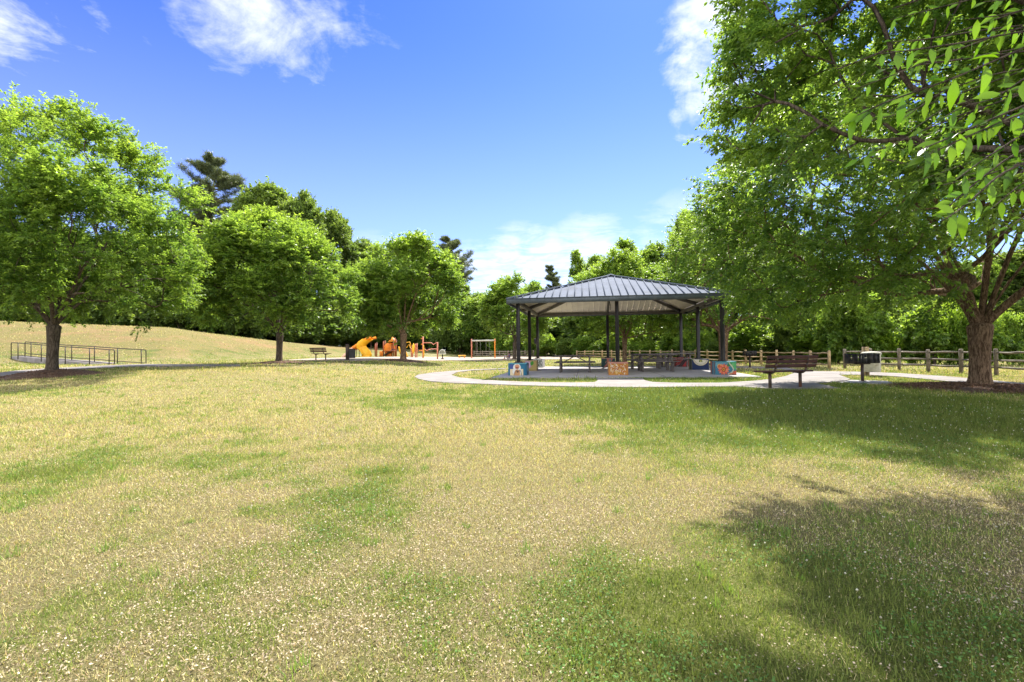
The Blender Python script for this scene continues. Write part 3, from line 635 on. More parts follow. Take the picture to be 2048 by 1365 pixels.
zel('t7', 69, 11.2, 6.7, 1.6, .205, 430000, .09, .042, 3600, 'big brown barked tree on the right in a mulch bed beside the path', twig=.5, bm=bark_brown, nl=9, nlobe=66, lobe=.22, off=(-.3, -.3), ry=7.4, seg=.55, arch=.72, droop=.3, inner=.3, zmin=2.0,
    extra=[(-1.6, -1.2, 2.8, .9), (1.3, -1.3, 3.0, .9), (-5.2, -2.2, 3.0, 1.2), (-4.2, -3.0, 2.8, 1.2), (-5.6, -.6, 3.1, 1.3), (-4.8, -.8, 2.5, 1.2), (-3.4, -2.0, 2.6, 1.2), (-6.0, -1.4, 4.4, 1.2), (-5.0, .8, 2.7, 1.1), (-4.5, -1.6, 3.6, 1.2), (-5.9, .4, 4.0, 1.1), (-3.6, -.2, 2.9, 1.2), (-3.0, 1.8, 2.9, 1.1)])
# nearest tree: trunk beyond the right edge, crown overhead
x8, y8 = TREES['t8']
ex = []
for (px, py, D, rr) in [(1500, 150, 6.6, .42), (1440, 150, 6.6, .20), (1428, 185, 6.5, .20), (1452, 228, 6.3, .24), (1505, 60, 6.8, .40), (1478, 15, 6.8, .30), (1475, 290, 6.0, .24), (1530, 205, 6.3, .5), (1540, 100, 6.8, .7), (1580, 240, 6.0, .7), (1640, 120, 6.2, .9),
                        (1640, 290, 5.6, .6), (1570, 10, 6.8, .8), (1760, 60, 6.4, 1.0), (1780, 210, 5.8, .8), (1720, 310, 5.2, .45), (1880, 130, 6.0, 1.0), (1900, 310, 5.0, .5), (1990, 360, 4.6, .5), (2050, 440, 4.4, .45), (2000, 200, 5.4, .9), (1850, -60, 6.2, 1.1), (1520, 285, 5.9, .38), (1650, -80, 6.8, 1.1), (2040, 320, 4.9, .6)]:
    q = at_depth(px, py, D); ex.append((q.x - x8, q.y - y8, q.z, rr))
for (a_, b_, c_, r_) in [(3.0, 6.9, 6.8, .42), (3.1, 6.5, 6.45, .36), (3.75, 7.1, 7.1, .5), (4.3, 7.5, 7.5, .6), (4.9, 7.3, 7.3, .7), (4.0, 6.2, 6.8, .5), (5.6, 6.9, 7.4, .8)]: ex.append((a_ + .15 - x8, b_ + .42 - y8, c_ + .54, r_ * .9))
DK = [G([(1490, 1005), (1600, 1020), (1700, 1060), (1850, 1080), (2048, 1120), (2400, 1130), (2400, 1900), (1500, 1900), (1430, 1450), (1560, 1340), (1700, 1260), (1560, 1190), (1440, 1165), (1360, 1110), (1400, 1080), (1480, 1095), (1570, 1065)]),
      G([(1285, 1225), (1350, 1240), (1440, 1320), (1520, 1420), (1420, 1500), (1330, 1340)]), G([(1560, 1290), (1700, 1265), (1800, 1330), (1700, 1420), (1540, 1400)])]
def cl8(A, isx):
    X_ = A[:, 0] + x8; Y_ = A[:, 1] + y8; sx_ = X_ - .283 * A[:, 2]; sy_ = Y_ - .777 * A[:, 2]
    dark = inpoly(sx_, sy_, DK[0]) & ~inpoly(sx_, sy_, DK[2]) | inpoly(sx_, sy_, DK[1]) | (sy_ < .9) | (sx_ > sy_ * 1.15 + .3)
    low = (Y_ > .2) & (X_ < Y_ * 1.06) & (A[:, 2] < 1.15 + .33 * Y_) & (Y_ < 4.2)
    return (isx | dark) & ~low & (X_ > .3)
m8 = tree_meshes('near', 80, (.6, .9, 6.2), 5.8, 5.8, 4.4, 3.6, (0, 0, 2.0), .22, 5200, 700000, .067, .030, nl=9, nlobe=60, lobe=.24, twig=.36, droop=.35, seg=.5, arch=.5, zmin=2.5, inner=.05, extra=ex, bark_mat=bark_grey, clip=cl8)
t8 = put_tree('shade_tree', m8, (x8, y8), 0, 1, 'nearest tree, its leafy boughs hanging into the upper right corner', 'tree', LAWN)
# drooping twigs of the nearest tree, large in the picture
rng = np.random.default_rng(4); LV = []; LF = []; LC = []; TW = MB(); nv = 0
def near_twig(pts, nleaf, Lf, side0=1, jit=.012):
    global nv
    P = [np.array(at_depth(*q)) - np.array([x8, y8, tz(x8, y8) - .05]) for q in pts]
    # smooth curve
    tt = np.linspace(0, len(P) - 1, 26); C_ = np.array([[np.interp(a, range(len(P)), [p_[k] for p_ in P]) for k in range(3)] for a in tt]); C_ = np.concatenate([C_[:1], (C_[:-2] + C_[1:-1] + C_[2:]) / 3, C_[-1:]])
    TW.tube(C_, np.linspace(.0028, .0008, 26), 6)
    for k in range(nleaf):
        u_ = (k + .5 + rng.uniform(-.2, .2)) / nleaf; i_ = min(24, int(u_ * 25)); b_ = C_[i_] + (C_[i_ + 1] - C_[i_]) * (u_ * 25 - i_); td = nrm(C_[i_ + 1] - C_[i_])
        s_ = side0 * (1 if k % 2 else -1); sd = nrm(np.cross(td, np.array([.25, 1, .1]))) * s_
        D = nrm(td * rng.uniform(.5, .9) + sd * rng.uniform(.45, .95) + np.array([0, rng.uniform(-.35, .35), -.55 + rng.uniform(-.25, .2)])); nn_ = nrm(np.array([rng.normal(0, .5), -1 + rng.normal(0, .3), .75 + rng.normal(0, .3)])); S = nrm(np.cross(D, nn_)); nn_ = np.cross(S, D)
        L = Lf * rng.uniform(.6, 1.12); Wd = L * rng.uniform(.27, .37); sag = rng.uniform(.0, .34); cup = rng.uniform(-.1, .45)
        prof = [(0, 0), (.10, .30), (.25, .78), (.42, 1.0), (.6, .86), (.78, .52), (.9, .22), (1, 0)]; V = []
        for a, w_ in prof:
            c_ = b_ + D * (L * (a + .06)) - nn_ * (L * sag * a * a); V += [c_ - S * w_ * Wd / 2 + nn_ * w_ * Wd * cup, c_, c_ + S * w_ * Wd / 2 + nn_ * w_ * Wd * cup]
        for a in range(len(prof) - 1):
            for e in (0, 1): LF.append([nv + a * 3 + e, nv + a * 3 + e + 1, nv + a * 3 + e + 4, nv + a * 3 + e + 3])
        LV.extend(V); nv += len(V); q_ = (rng.uniform(0, .9), rng.random(), 0); LC.extend([q_] * len(V))
        TW.tube([b_, b_ + D * L * .07], .0008, 4)
NT_ = [([(2200, 20, 1.15), (2040, 100, 1.0), (1900, 160, .9), (1770, 205, .85), (1700, 238, .82)], 12, .068),
       ([(2200, 60, 1.3), (2060, 60, 1.15), (1930, 85, 1.05), (1830, 100, .95), (1760, 108, .9)], 12, .065),
       ([(2220, 150, 1.1), (2100, 190, 1.0), (1980, 240, .9), (1900, 275, .85), (1840, 300, .8)], 12, .066),
       ([(2220, 220, 1.1), (2100, 270, 1.0), (2010, 320, .92), (1940, 375, .85), (1890, 420, .8)], 11, .062),
       ([(2240, -40, 1.3), (2120, 0, 1.2), (2010, 30, 1.1), (1930, 40, 1.05)], 9, .07),
       ([(2200, 140, 1.5), (2090, 130, 1.4), (1980, 150, 1.3), (1880, 185, 1.2), (1810, 235, 1.15)], 11, .07),
       ([(2220, 100, .95), (2130, 120, .88), (2060, 150, .82), (2000, 190, .8)], 8, .06),
       ([(2200, 300, 1.4), (2110, 330, 1.3), (2040, 370, 1.2), (1980, 420, 1.15)], 8, .065),
       ([(2190, -80, 1.7), (2060, -30, 1.6), (1900, 10, 1.5), (1780, 40, 1.45)], 12, .072),
       ([(2160, 230, 1.8), (2040, 240, 1.7), (1920, 260, 1.6), (1800, 300, 1.5)], 12, .07)]
for j_ in range(24):
    b0 = NT_[j_ % 10][0]; dx, dy, dd = rng.uniform(-30, 110), rng.uniform(-70, 90), rng.uniform(-.05, .45)
    NT_.append(([(a + dx * (1 - k / 6), b_ + dy + rng.uniform(-8, 8), c_ + dd) for k, (a, b_, c_) in enumerate(b0)], 10, .062))
for pts, n_, L_ in NT_: near_twig(pts, int(n_ * 1.7), L_ * rng.uniform(.52, .80))
# bough that carries the twigs
off8 = np.array([x8, y8, tz(x8, y8) - .05])
bp = [np.array([0, 0, 2.0]), np.array([-2.0, -.1, 2.9]), np.array([-4.0, -.1, 2.75])] + [np.array(at_depth(*q)) - off8 for q in [(2420, -160, 1.75), (2270, -60, 1.5), (2235, 60, 1.25), (2235, 180, 1.15), (2245, 300, 1.1)]]
bt = np.linspace(0, len(bp) - 1, 60); BC = np.array([[np.interp(a, range(len(bp)), [q[k] for q in bp]) for k in range(3)] for a in bt])
for it in range(6): BC[1:-1] = (BC[:-2] + BC[1:-1] * 2 + BC[2:]) / 4
TW.tube(BC, np.interp(np.linspace(0, 1, 60), [0, .4, .7, 1], [.05, .028, .010, .0035]), 8)
near_n = len(NT_)
for pts, n_, L_ in NT_:   # every twig leaves the bough where it passes closest
    q = np.array(at_depth(*pts[0])) - off8; j = 26 + int(np.argmin(np.linalg.norm(BC[26:] - q, axis=1))); p_ = BC[j]
    TW.tube([p_, p_ * .5 + q * .5 + np.array([0, 0, .02]), q], [.0042, .0034, .0028], 6)
for k in range(34):       # side twigs all along the outer bough, beyond the frame
    p_ = BC[rng.integers(16, 60)]; d_ = nrm(np.array([rng.normal(0, 1), rng.normal(0, 1) - .2, rng.uniform(-.7, .5)])); w3 = p_ + off8
    if abs(w3[0] + d_[0] * .5) < 1.10 * (w3[1] + d_[1] * .5) and w3[1] > 0: d_[1] = -abs(d_[1])
    if (w3 + d_ * .5)[0] < 1.12 * max((w3 + d_ * .5)[1], .01) : continue
    C_ = np.array([p_ + d_ * .5 * u_ - np.array([0, 0, .10 * u_ * u_]) for u_ in np.linspace(0, 1, 8)]); TW.tube(C_, np.linspace(.003, .0008, 8), 5)
    for u_ in np.linspace(.15, 1, 11):
        b_ = p_ + d_ * .5 * u_ - np.array([0, 0, .10 * u_ * u_]); D = nrm(d_ * .6 + rng.normal(0, .6, 3) - np.array([0, 0, .5])); S = nrm(np.cross(D, rng.normal(0, 1, 3))); L = rng.uniform(.04, .058); Wd = L * .33; V = []
        for a, w_ in [(0, 0), (.25, .78), (.45, 1), (.75, .6), (1, 0)]:
            c_ = b_ + D * L * (a + .05); V += [c_ - S * w_ * Wd / 2, c_, c_ + S * w_ * Wd / 2]
        for a in range(4):
            for e in (0, 1): LF.append([nv + a * 3 + e, nv + a * 3 + e + 1, nv + a * 3 + e + 4, nv + a * 3 + e + 3])
        LV.extend(V); nv += len(V); LC.extend([(rng.uniform(0, .9), rng.random(), 0)] * len(V))
TW.build('branch', bark_grey, t8)
o = link('hanging_leaves', np_mesh('hanging_leaves', np.array(LV), np.array(LF), [leaf_near], np.array(LC), smooth=True), t8)

# woodland behind: a few meshes, many individual trees
def wood_mesh(seed, kind):
    if kind == 'oak': return tree_meshes('oak%d' % seed, seed, (0, 0, 11), 5.6, 5.6, 6.5, 7.0, (0, 0, 4.5), .38, 1100, 90000, .30, .19, nl=6, nlobe=44, lobe=.30, twig=1.0, flat=.6, droop=.15, leaf_mat=leaf_oak, zmin=3.6, seg=1.2, inner=.2)
    if kind == 'light': return tree_meshes('light%d' % seed, seed, (0, 0, 8), 5.0, 5.0, 6.0, 6.0, (0, 0, 3.0), .27, 1000, 90000, .27, .15, nl=7, nlobe=44, lobe=.30, twig=.9, leaf_mat=leaf_zel, zmin=1.6, seg=1.1, inner=.2)
    if kind == 'poplar': return tree_meshes('poplar%d' % seed, seed, (0, 0, 9.5), 2.9, 2.9, 8.5, 6.5, (0, 0, 3.5), .25, 420, 32000, .26, .17, nl=5, nlobe=36, lobe=.36, twig=.8, leaf_mat=leaf_bush, zmin=2.5, seg=1.0, arch=.7)
woods = {('oak', 0): wood_mesh(101, 'oak'), ('oak', 1): wood_mesh(102, 'oak'), ('light', 0): wood_mesh(103, 'light'), ('light', 1): wood_mesh(104, 'light'), ('poplar', 0): wood_mesh(105, 'poplar')}
TOP = {'oak': 17.6, 'light': 14.2, 'poplar': 18.2}
def pine_mesh(seed, H, bare, layers, spread):
    rng = np.random.default_rng(seed); M = MB(); path = [(0, 0, -.2)] + [(rng.normal(0, .12) * k, rng.normal(0, .12) * k, H * k / 6) for k in range(1, 7)]
    M.tube(path, np.linspace(.32, .05, 7), 10); P = []; Dd = []
    for z_ in np.linspace(bare, 1, layers):
        nb = rng.integers(2, 5)
        for b_ in range(nb):
            a = rng.uniform(0, 6.28); f_ = (z_ - bare) / (1 - bare); ln = spread * (.35 + .65 * math.sin(math.pi * min(1, .28 + f_ * .68))) * rng.uniform(.5, 1.15) * (1 - .35 * f_)
            base = np.array([np.interp(z_ * 6, range(7), [q[k] for q in path]) for k in range(3)]); dr = np.array([math.cos(a), math.sin(a), rng.uniform(-.05, .45)])
            pts = [base + dr * ln * u_ + np.array([0, 0, .25 * ln * u_ * u_]) for u_ in np.linspace(0, 1, 5)]; M.tube(pts, np.linspace(.07, .02, 5), 5)
            for u_ in np.linspace(.35, 1, 7):
                c_ = base + dr * ln * u_ + np.array([0, 0, .25 * ln * u_ * u_])
                for q in range(5):
                    e = c_ + rng.normal(0, .16, 3) * ln * .45 * np.array([1, 1, .45]) + np.array([0, 0, .1]); P.append(e)
                    if q == 0: M.tube([c_, e], .015, 3)
    P = np.array(P); k = 30; n = len(P) * k; D = nrm(rng.normal(0, 1, (n, 3)) + np.array([0, 0, .45])); B = np.repeat(P, k, 0) + rng.normal(0, .10, (n, 3)) * np.array([1.5, 1.5, .7])
    L = .26 + .14 * rng.random(n); S = nrm(np.cross(D, rng.normal(0, 1, (n, 3)))) * .018
    V = np.stack([B - S, B + S, B + D * L[:, None] + S * .4, B + D * L[:, None] - S * .4], 1).reshape(-1, 3); c_ = np.stack([rng.random(n) * .8, np.repeat(rng.random(len(P)), k) * .6 + .4 * rng.random(n), np.zeros(n)], 1)
    tm = M.build('tmp', bark_grey); me = tm.data; bpy.data.objects.remove(tm)
    return me, np_mesh('pine_crown', V, np.arange(4 * n).reshape(-1, 4), [leaf_pine], np.repeat(c_, 4, 0))
pines = [pine_mesh(201, 20, .50, 26, 4.6), pine_mesh(202, 20, .45, 18, 3.2)]
rngw = np.random.default_rng(42)
def wood(kind, var, px, pytop, D, wpx, label, name='woodland_tree', cat='tree', group='woodland trees behind the park', rz=None):
    q = at_depth(px, pytop, D); z0 = tz(q.x, q.y); H = q.z - z0
    if kind == 'pine': m = pines[var]; s = H / 20.6; sx = s
    else:
        m = woods[(kind, var)]; s = H / TOP[kind]; sx = (wpx / F_PX * D) / {'oak': 5.9, 'light': 5.3, 'poplar': 3.1}[kind]
        sx = min(max(sx, s * .55), s * 1.6)
    return put_tree(name, m, (q.x, q.y), rz if rz is not None else rngw.uniform(0, 6.28), (sx, sx, s), label, cat, group)
wood('pine', 0, 415, 322, 74, 50, 'tall dark pine rising behind the largest left tree', 'pine_tree', 'pine', 'pines in the woodland')
wood('pine', 0, 905, 478, 96, 30, 'slim dark pine right of the playground shade tree', 'pine_tree', 'pine', 'pines in the woodland')
wood('pine', 1, 1103, 530, 100, 16, 'small thin pine just left above the pavilion roof', 'pine_tree', 'pine', 'pines in the woodland')
for i_, a_ in enumerate([
    ('oak', 0, 540, 366, 74, 85, 'big dark oak rising highest behind the round shade tree'),
    ('oak', 1, 605, 374, 72, 60, 'dark tree with open branches right of the highest oak'),
    ('oak', 0, 665, 420, 80, 55, 'dark woodland tree stepping down right of the open branched one'),
    ('oak', 1, 425, 415, 80, 60, 'bushy dull green tree around the foot of the tall pine'),
    ('oak', 0, 340, 470, 72, 70, 'dark tree showing between the largest left tree and the tall pine'),
    ('oak', 1, 480, 440, 84, 60, 'dark tree tucked between the tall pine and the highest oak'),
    ('oak', 1, 725, 468, 88, 55, 'dark tree in the gap between the two playground side shade trees'),
    ('light', 0, 790, 482, 92, 60, 'light green tree top behind the playground shade tree'),
    ('oak', 0, 850, 486, 94, 45, 'dark tree top right behind the playground shade tree'),
    ('oak', 0, 915, 560, 86, 40, 'low dark tree below the slim pine'),
    ('light', 1, 952, 580, 78, 42, 'light tree left of the small swing frame'),
    ('light', 0, 1060, 560, 92, 45, 'light tree behind the tree the person sits under'),
    ('light', 1, 1140, 572, 86, 45, 'low light tree behind the left end of the pavilion roof'),
    ('poplar', 0, 1155, 494, 74, 24, 'narrow bright poplar rising left of the roof peak'),
    ('light', 0, 1200, 508, 70, 55, 'rounded yellow green tree left of the roof peak'),
    ('poplar', 0, 1250, 474, 76, 42, 'dark topped tree rising straight above the roof peak'),
    ('light', 1, 1300, 478, 52, 62, 'bushy tree right above the roof peak'),
    ('light', 0, 1375, 412, 50, 62, 'tall leafy tree above the right half of the roof'),
    ('light', 1, 1470, 398, 46, 75, 'tall leafy tree left of the big right tree crown'),
    ('oak', 1, 1400, 440, 60, 60, 'darker tree behind the tall leafy ones right of the roof'),
    ('light', 0, 1580, 470, 42, 85, 'tree behind the near bench beyond the fence end'),
    ('oak', 0, 1690, 520, 44, 70, 'dark tree beyond the gap between the two fences'),
    ('light', 1, 1790, 520, 40, 85, 'leafy tree behind the left part of the grey fence'),
    ('light', 0, 1910, 520, 38, 80, 'leafy tree behind the middle of the grey fence'),
    ('oak', 1, 2040, 480, 36, 90, 'leafy tree behind the grey fence at the right edge'),
    ('light', 0, 2190, 420, 34, 90, 'rightmost leafy tree beyond the grey fence'),
    ('oak', 1, -60, 430, 66, 90, 'leftmost woodland tree on the hill behind the largest left tree'),
    ('oak', 0, 60, 450, 68, 80, 'woodland tree on the hill directly behind the leftmost trunk'),
    ('oak', 1, 160, 455, 66, 80, 'woodland tree on the hill behind the handrails'),
    ('oak', 0, 255, 465, 68, 80, 'woodland tree on the hill right of the handrails'),
]): wood(*a_)
# understorey
def bush_mesh(seed, L=.16, Wd=.10, n=15000, mat=None): return tree_meshes('bush%d' % seed, seed, (0, 0, 1.2), 1.9, 1.9, 1.7, 1.2, (0, 0, .35), .05, 240, n, L, Wd, nl=6, nlobe=22, lobe=.38, twig=.45, flat=.9, droop=.1, leaf_mat=mat or leaf_bush, zmin=.1, seg=.5, inner=.35)
leaf_bright = leafmat('bright_leaf', (.11, .20, .035), (.36, .45, .06), .6)
bushes = [bush_mesh(301), bush_mesh(302), bush_mesh(303, .2, .14, 10000, leaf_oak), bush_mesh(304, .15, .10, 12000, leaf_bright)]
def bush(px, D, wpx, hpx, var, label):
    q = at_depth(px, 690, D); z0 = tz(q.x, q.y); s = (wpx / F_PX * D) / 2.1; h = (hpx / F_PX * D) / 2.9
    return put_tree('shrub', bushes[var], (q.x, q.y), rngw.uniform(0, 6.28), (s, s, h), label, 'shrub', 'undergrowth shrubs at the edge of the woods')
where = lambda px: ('on the hill crest behind the leftmost trunk' if px < 200 else 'on the hill crest right of the handrails' if px < 420 else 'on the slope behind the round shade tree' if px < 680 else
    'behind the playground' if px < 900 else 'behind the small swing frame' if px < 1010 else 'seen under the left half of the pavilion' if px < 1215 else 'seen under the right half of the pavilion' if px < 1400 else 'behind the near bench' if px < 1640 else 'behind the grill and pale bin' if px < 1800 else 'behind the grey fence')
ordn = ['first', 'second', 'third', 'fourth', 'fifth', 'sixth', 'seventh', 'eighth', 'ninth', 'tenth', 'eleventh', 'twelfth', 'thirteenth', 'fourteenth']
rowdef = []
for px in range(-60, 700, 52): rowdef.append((px + rngw.uniform(-12, 12), float(np.interp(px, [0, 400, 500, 600, 700], [54, 54, 60, 67, 80])), rngw.uniform(38, 52), rngw.uniform(58, 90), 2 if rngw.random() < .75 else 0, 'dark'))
for px in range(700, 960, 36): rowdef.append((px + rngw.uniform(-8, 8), 88 if px < 880 else 80, rngw.uniform(28, 38), rngw.uniform(50, 80), 2 if rngw.random() < .8 else 0, 'dark'))
for px in range(965, 1480, 34): rowdef.append((px + rngw.uniform(-8, 8), float(np.interp(px, [965, 1153, 1240, 1321, 1414, 1480], [80, 63, 57, 50, 42, 38])), rngw.uniform(26, 40), rngw.uniform(32, 62), int(rngw.integers(0, 3)), 'leafy'))
for px in range(1490, 2200, 48): rowdef.append((px + rngw.uniform(-10, 10), float(np.interp(px, [1490, 1660, 2000], [36, 30, 25])), rngw.uniform(36, 74), rngw.uniform(45, 160), (3 if rngw.random() < .5 else int(rngw.integers(0, 2))) if px > 1690 else int(rngw.integers(0, 3)), 'bright' if px > 1690 else 'leafy'))
from collections import Counter
cntw = Counter()
for px, D, wp, hp, vr, ad in rowdef:
    k = where(px); cntw[k] += 1
    bush(px, D, wp, hp, vr, '%s shrub %s, %s from the left there' % (ad, k, ordn[cntw[k] - 1]))
for px in range(-90, 960, 34):   # low dark growth just behind the crest
    k = where(px); cntw[k + 'y'] += 1
    bush(px + rngw.uniform(-8, 8), float(np.interp(px, [0, 400, 500, 600, 700, 900], [57, 57, 63, 71, 84, 93])), 60, rngw.uniform(34, 52), 2, 'low dark bush %s, %s from the left there' % (k, (ordn + ['fifteenth', 'sixteenth', 'seventeenth', 'eighteenth'])[cntw[k + 'y'] - 1]))
for px in range(-80, 2240, 75):   # taller, darker second row that closes the woods
    D = float(np.interp(px, [0, 400, 600, 700, 900, 1000, 1240, 1414, 1660, 2000], [60, 60, 74, 88, 96, 90, 66, 50, 40, 34]))
    k = where(px); cntw[k + 'x'] += 1
    bush(px + rngw.uniform(-10, 10), D, 98, rngw.uniform(110, 150) * (1 if px > 1500 or px < 700 else .8), 2, 'tall dark thicket %s, %s from the left there' % (k, ordn[cntw[k + 'x'] - 1]))

# ------------------------------------------------------------------ pavilion
ZS = .056
pav = empty('pavilion', (PC[0], PC[1], ZS), YAW, 'open picnic pavilion with blue grey hipped metal roof on eight black posts', 'pavilion')
A_, B_, HT = 4.09, 4.18, 3.02
POSTS = [(-A_, -B_), (0, -B_), (A_, -B_), (-A_, 0), (A_, 0), (-A_, B_), (0, B_), (A_, B_)]
HP = .517
for (u_, v_) in POSTS:
    m = MB(); m.box((u_, v_, (HT) / 2 + .2), (.15, .15, HT - .4), bev=.012); m.box((u_, v_, HP + .012), (.32, .32, .02), bev=.003)
    for s1 in (-1, 1):
        for s2 in (-1, 1): m.lathe([(0, .045), (.016, .045), (.016, 0)], (u_ + s1 * .12, v_ + s2 * .12, HP + .02), 6)
    m.build('post', steel_dark, pav)
E1, E2, ZE, ZF, ZA = 4.51, 4.46, 3.0, 3.17, 4.655
apex = np.array([0, 0, ZA])
cor = [np.array([-E1, -E2, ZF]), np.array([E1, -E2, ZF]), np.array([E1, E2, ZF]), np.array([-E1, E2, ZF])]
m = MB()
for i_ in range(4):
    a, b_ = cor[i_], cor[(i_ + 1) % 4]; m.add([a, b_, apex], [[0, 1, 2]])
roof = m.build('roof', roofm, pav)
m = MB()
for i_ in range(4):
    a, b_ = cor[i_] - np.array([0, 0, .045]), cor[(i_ + 1) % 4] - np.array([0, 0, .045]); m.add([a, b_, apex - np.array([0, 0, .045])], [[2, 1, 0]])
    n_ = 29
    for k in range(1, n_):  # ribs under the deck
        f_ = k / n_; q = a + (b_ - a) * f_; tt = 1 - abs(2 * f_ - 1); mid = (a + b_) / 2; e = q + (apex - np.array([0, 0, .045]) - mid) * tt
        m.beam(q - np.array([0, 0, .012]), q + (e - q) * .985 - np.array([0, 0, .012]), .03, .022)
m.build('soffit', soffitm, pav)
m = MB()
for i_ in range(4):
    a, b_ = cor[i_], cor[(i_ + 1) % 4]; n_ = 29; mid = (a + b_) / 2
    for k in range(1, n_):
        f_ = k / n_; q = a + (b_ - a) * f_; tt = 1 - abs(2 * f_ - 1); e = q + (apex - mid) * tt; nz = np.array([0, 0, .022])
        m.beam(q + nz, q + (e - q) * .98 + nz, .035, .045)
m.build('standing_seams', ribm, roof)
m = MB()
for c_ in cor: m.beam(c_ + np.array([0, 0, .05]), apex + np.array([0, 0, .06]), .16, .05)
m.lathe([(0, .05), (.16, 0), (.18, -.03)], (0, 0, ZA + .07), 8)
m.build('hip_cap', roofm, roof)
m = MB()
for (p0, p1) in [((-E1 - .02, -E2 - .012), (E1 + .02, -E2 - .012)), ((E1 + .012, -E2), (E1 + .012, E2)), ((E1 + .02, E2 + .012), (-E1 - .02, E2 + .012)), ((-E1 - .012, E2), (-E1 - .012, -E2))]:
    m.beam((*p0, (ZE + ZF) / 2 + .01), (*p1, (ZE + ZF) / 2 + .01), .03, ZF - ZE + .03)
    m.beam((*p0, ZF + .03), (*p1, ZF + .03), .07, .02)
m.build('fascia', steel_blue, pav)
def roofz(u_, v_): return ZF + (ZA - ZF) * (1 - max(abs(u_) / E1, abs(v_) / E2))
for (p0, p1) in [((-A_, -B_), (A_, -B_)), ((A_, -B_), (A_, B_)), ((A_, B_), (-A_, B_)), ((-A_, B_), (-A_, -B_))]:
    m = MB(); z_ = HT + .08; m.beam((*p0, z_), (*p1, z_), .13, .16); m.build('beam', beamm, pav)
for (u_, v_) in [(-A_, -B_), (A_, -B_), (A_, B_), (-A_, B_), (0, -B_), (0, B_), (-A_, 0), (A_, 0)]:
    m = MB(); k = .15; kk = max(abs(u_) / E1, abs(v_) / E2); s_ = 1.0 / kk * .985
    m.beam((u_ * s_, v_ * s_, roofz(u_ * s_, v_ * s_) - k), (u_ * .03, v_ * .03, ZA - k - .02), .12, .15); m.build('rafter', beamm, pav)
q = .50
for (s0, s1) in [((-1, -1), (1, -1)), ((1, -1), (1, 1)), ((1, 1), (-1, 1)), ((-1, 1), (-1, -1))]:
    m = MB(); z_ = roofz(A_ * q, 0) - .16; m.beam((s0[0] * A_ * q, s0[1] * B_ * q, z_), (s1[0] * A_ * q, s1[1] * B_ * q, z_), .11, .14); m.build('purlin', beamm, pav)
m = MB(); m.tube([(-.25, -3.7, 3.28), (-.26, -3.7, 3.05), (-.22, -3.68, 2.85), (-.24, -3.7, 2.68)], .012, 6); m.build('hanging_rope', blackpl, pav)
m = MB(); m.box((-A_ - .13, B_ - .02, 1.55), (.12, .16, .34)); m.box((-A_ - .13, B_ - .11, 1.6), (.07, .02, .14)); m.build('switch_box', blackpl, pav)
# planters with painted faces
class Art:
    def __init__(s): s.V = []; s.F = []; s.C = []; s.n = 0; s.lay = 0; s.fr = None
    def face(s, k, h, H_):  # k: front/back/left/right -> map (a in -1..1, b 0..1)
        o = {'f': lambda a, b, t: (a * h, -h - t, b * H_), 'l': lambda a, b, t: (-h - t, -a * h, b * H_), 'r': lambda a, b, t: (h + t, a * h, b * H_), 'b': lambda a, b, t: (-a * h, h + t, b * H_), 't': lambda a, b, t: (a * h, b * h, H_ + t)}[k]
        s.fr = o; s.lay = 0; return s
    def poly(s, P, c):
        s.lay += 1; t_ = .0012 * s.lay + .001; n = len(P)
        s.V += [s.fr(max(-.99, min(.99, a)), max(-.99, min(.99, b)), t_) for a, b in P]; s.F.append(list(range(s.n, s.n + n))); s.C += [c] * n; s.n += n
    def rect(s, a0, b0, a1, b1, c): s.poly([(a0, b0), (a1, b0), (a1, b1), (a0, b1)], c)
    def ell(s, a, b, ra, rb, c, rot=0, n=18, t0=0, t1=6.2832):
        P = []
        for k in range(n + (t1 < 6.28)):
            th = t0 + (t1 - t0) * k / n; x_, y_ = ra * math.cos(th), rb * math.sin(th); P.append((a + x_ * math.cos(rot) - y_ * math.sin(rot), b + (x_ * math.sin(rot) + y_ * math.cos(rot)) * 1))
        s.poly(P, c)
    def leaf(s, a, b, L, Wd, rot, c):
        P = [(0, 0), (.25, .8), (.55, 1), (1, 0), (.55, -1), (.25, -.8)]; P = [(x_ * L, y_ * Wd / 2) for x_, y_ in P]
        s.poly([(a + x_ * math.cos(rot) - y_ * math.sin(rot), b + (x_ * math.sin(rot) + y_ * math.cos(rot)) * .75) for x_, y_ in P], c)
    def stroke(s, pts, w_, c):
        pts = [np.array(p_, float) for p_ in pts]
        for p0, p1 in zip(pts[:-1], pts[1:]):
            d = nrm(p1 - p0); n_ = np.array([-d[1], d[0]]) * w_ / 2; e = d * w_ * .3
            s.poly([tuple(p0 - n_ - e), tuple(p1 - n_ + e), tuple(p1 + n_ + e), tuple(p0 + n_ - e)], c); s.lay -= 1
        s.lay += 1
    def build(s, parent):
        fs = {}
        for f in s.F: fs.setdefault(len(f), []).append(f)
        return link('mural', np_mesh('mural', np.array(s.V), [np.array(fs[k]) for k in sorted(fs)], [paint_m], np.array(s.C) * .75), parent)
TEAL, CREAM, WHITE, BLK = (.02, .16, .27), (.75, .62, .40), (.78, .76, .72), (.03, .03, .035)
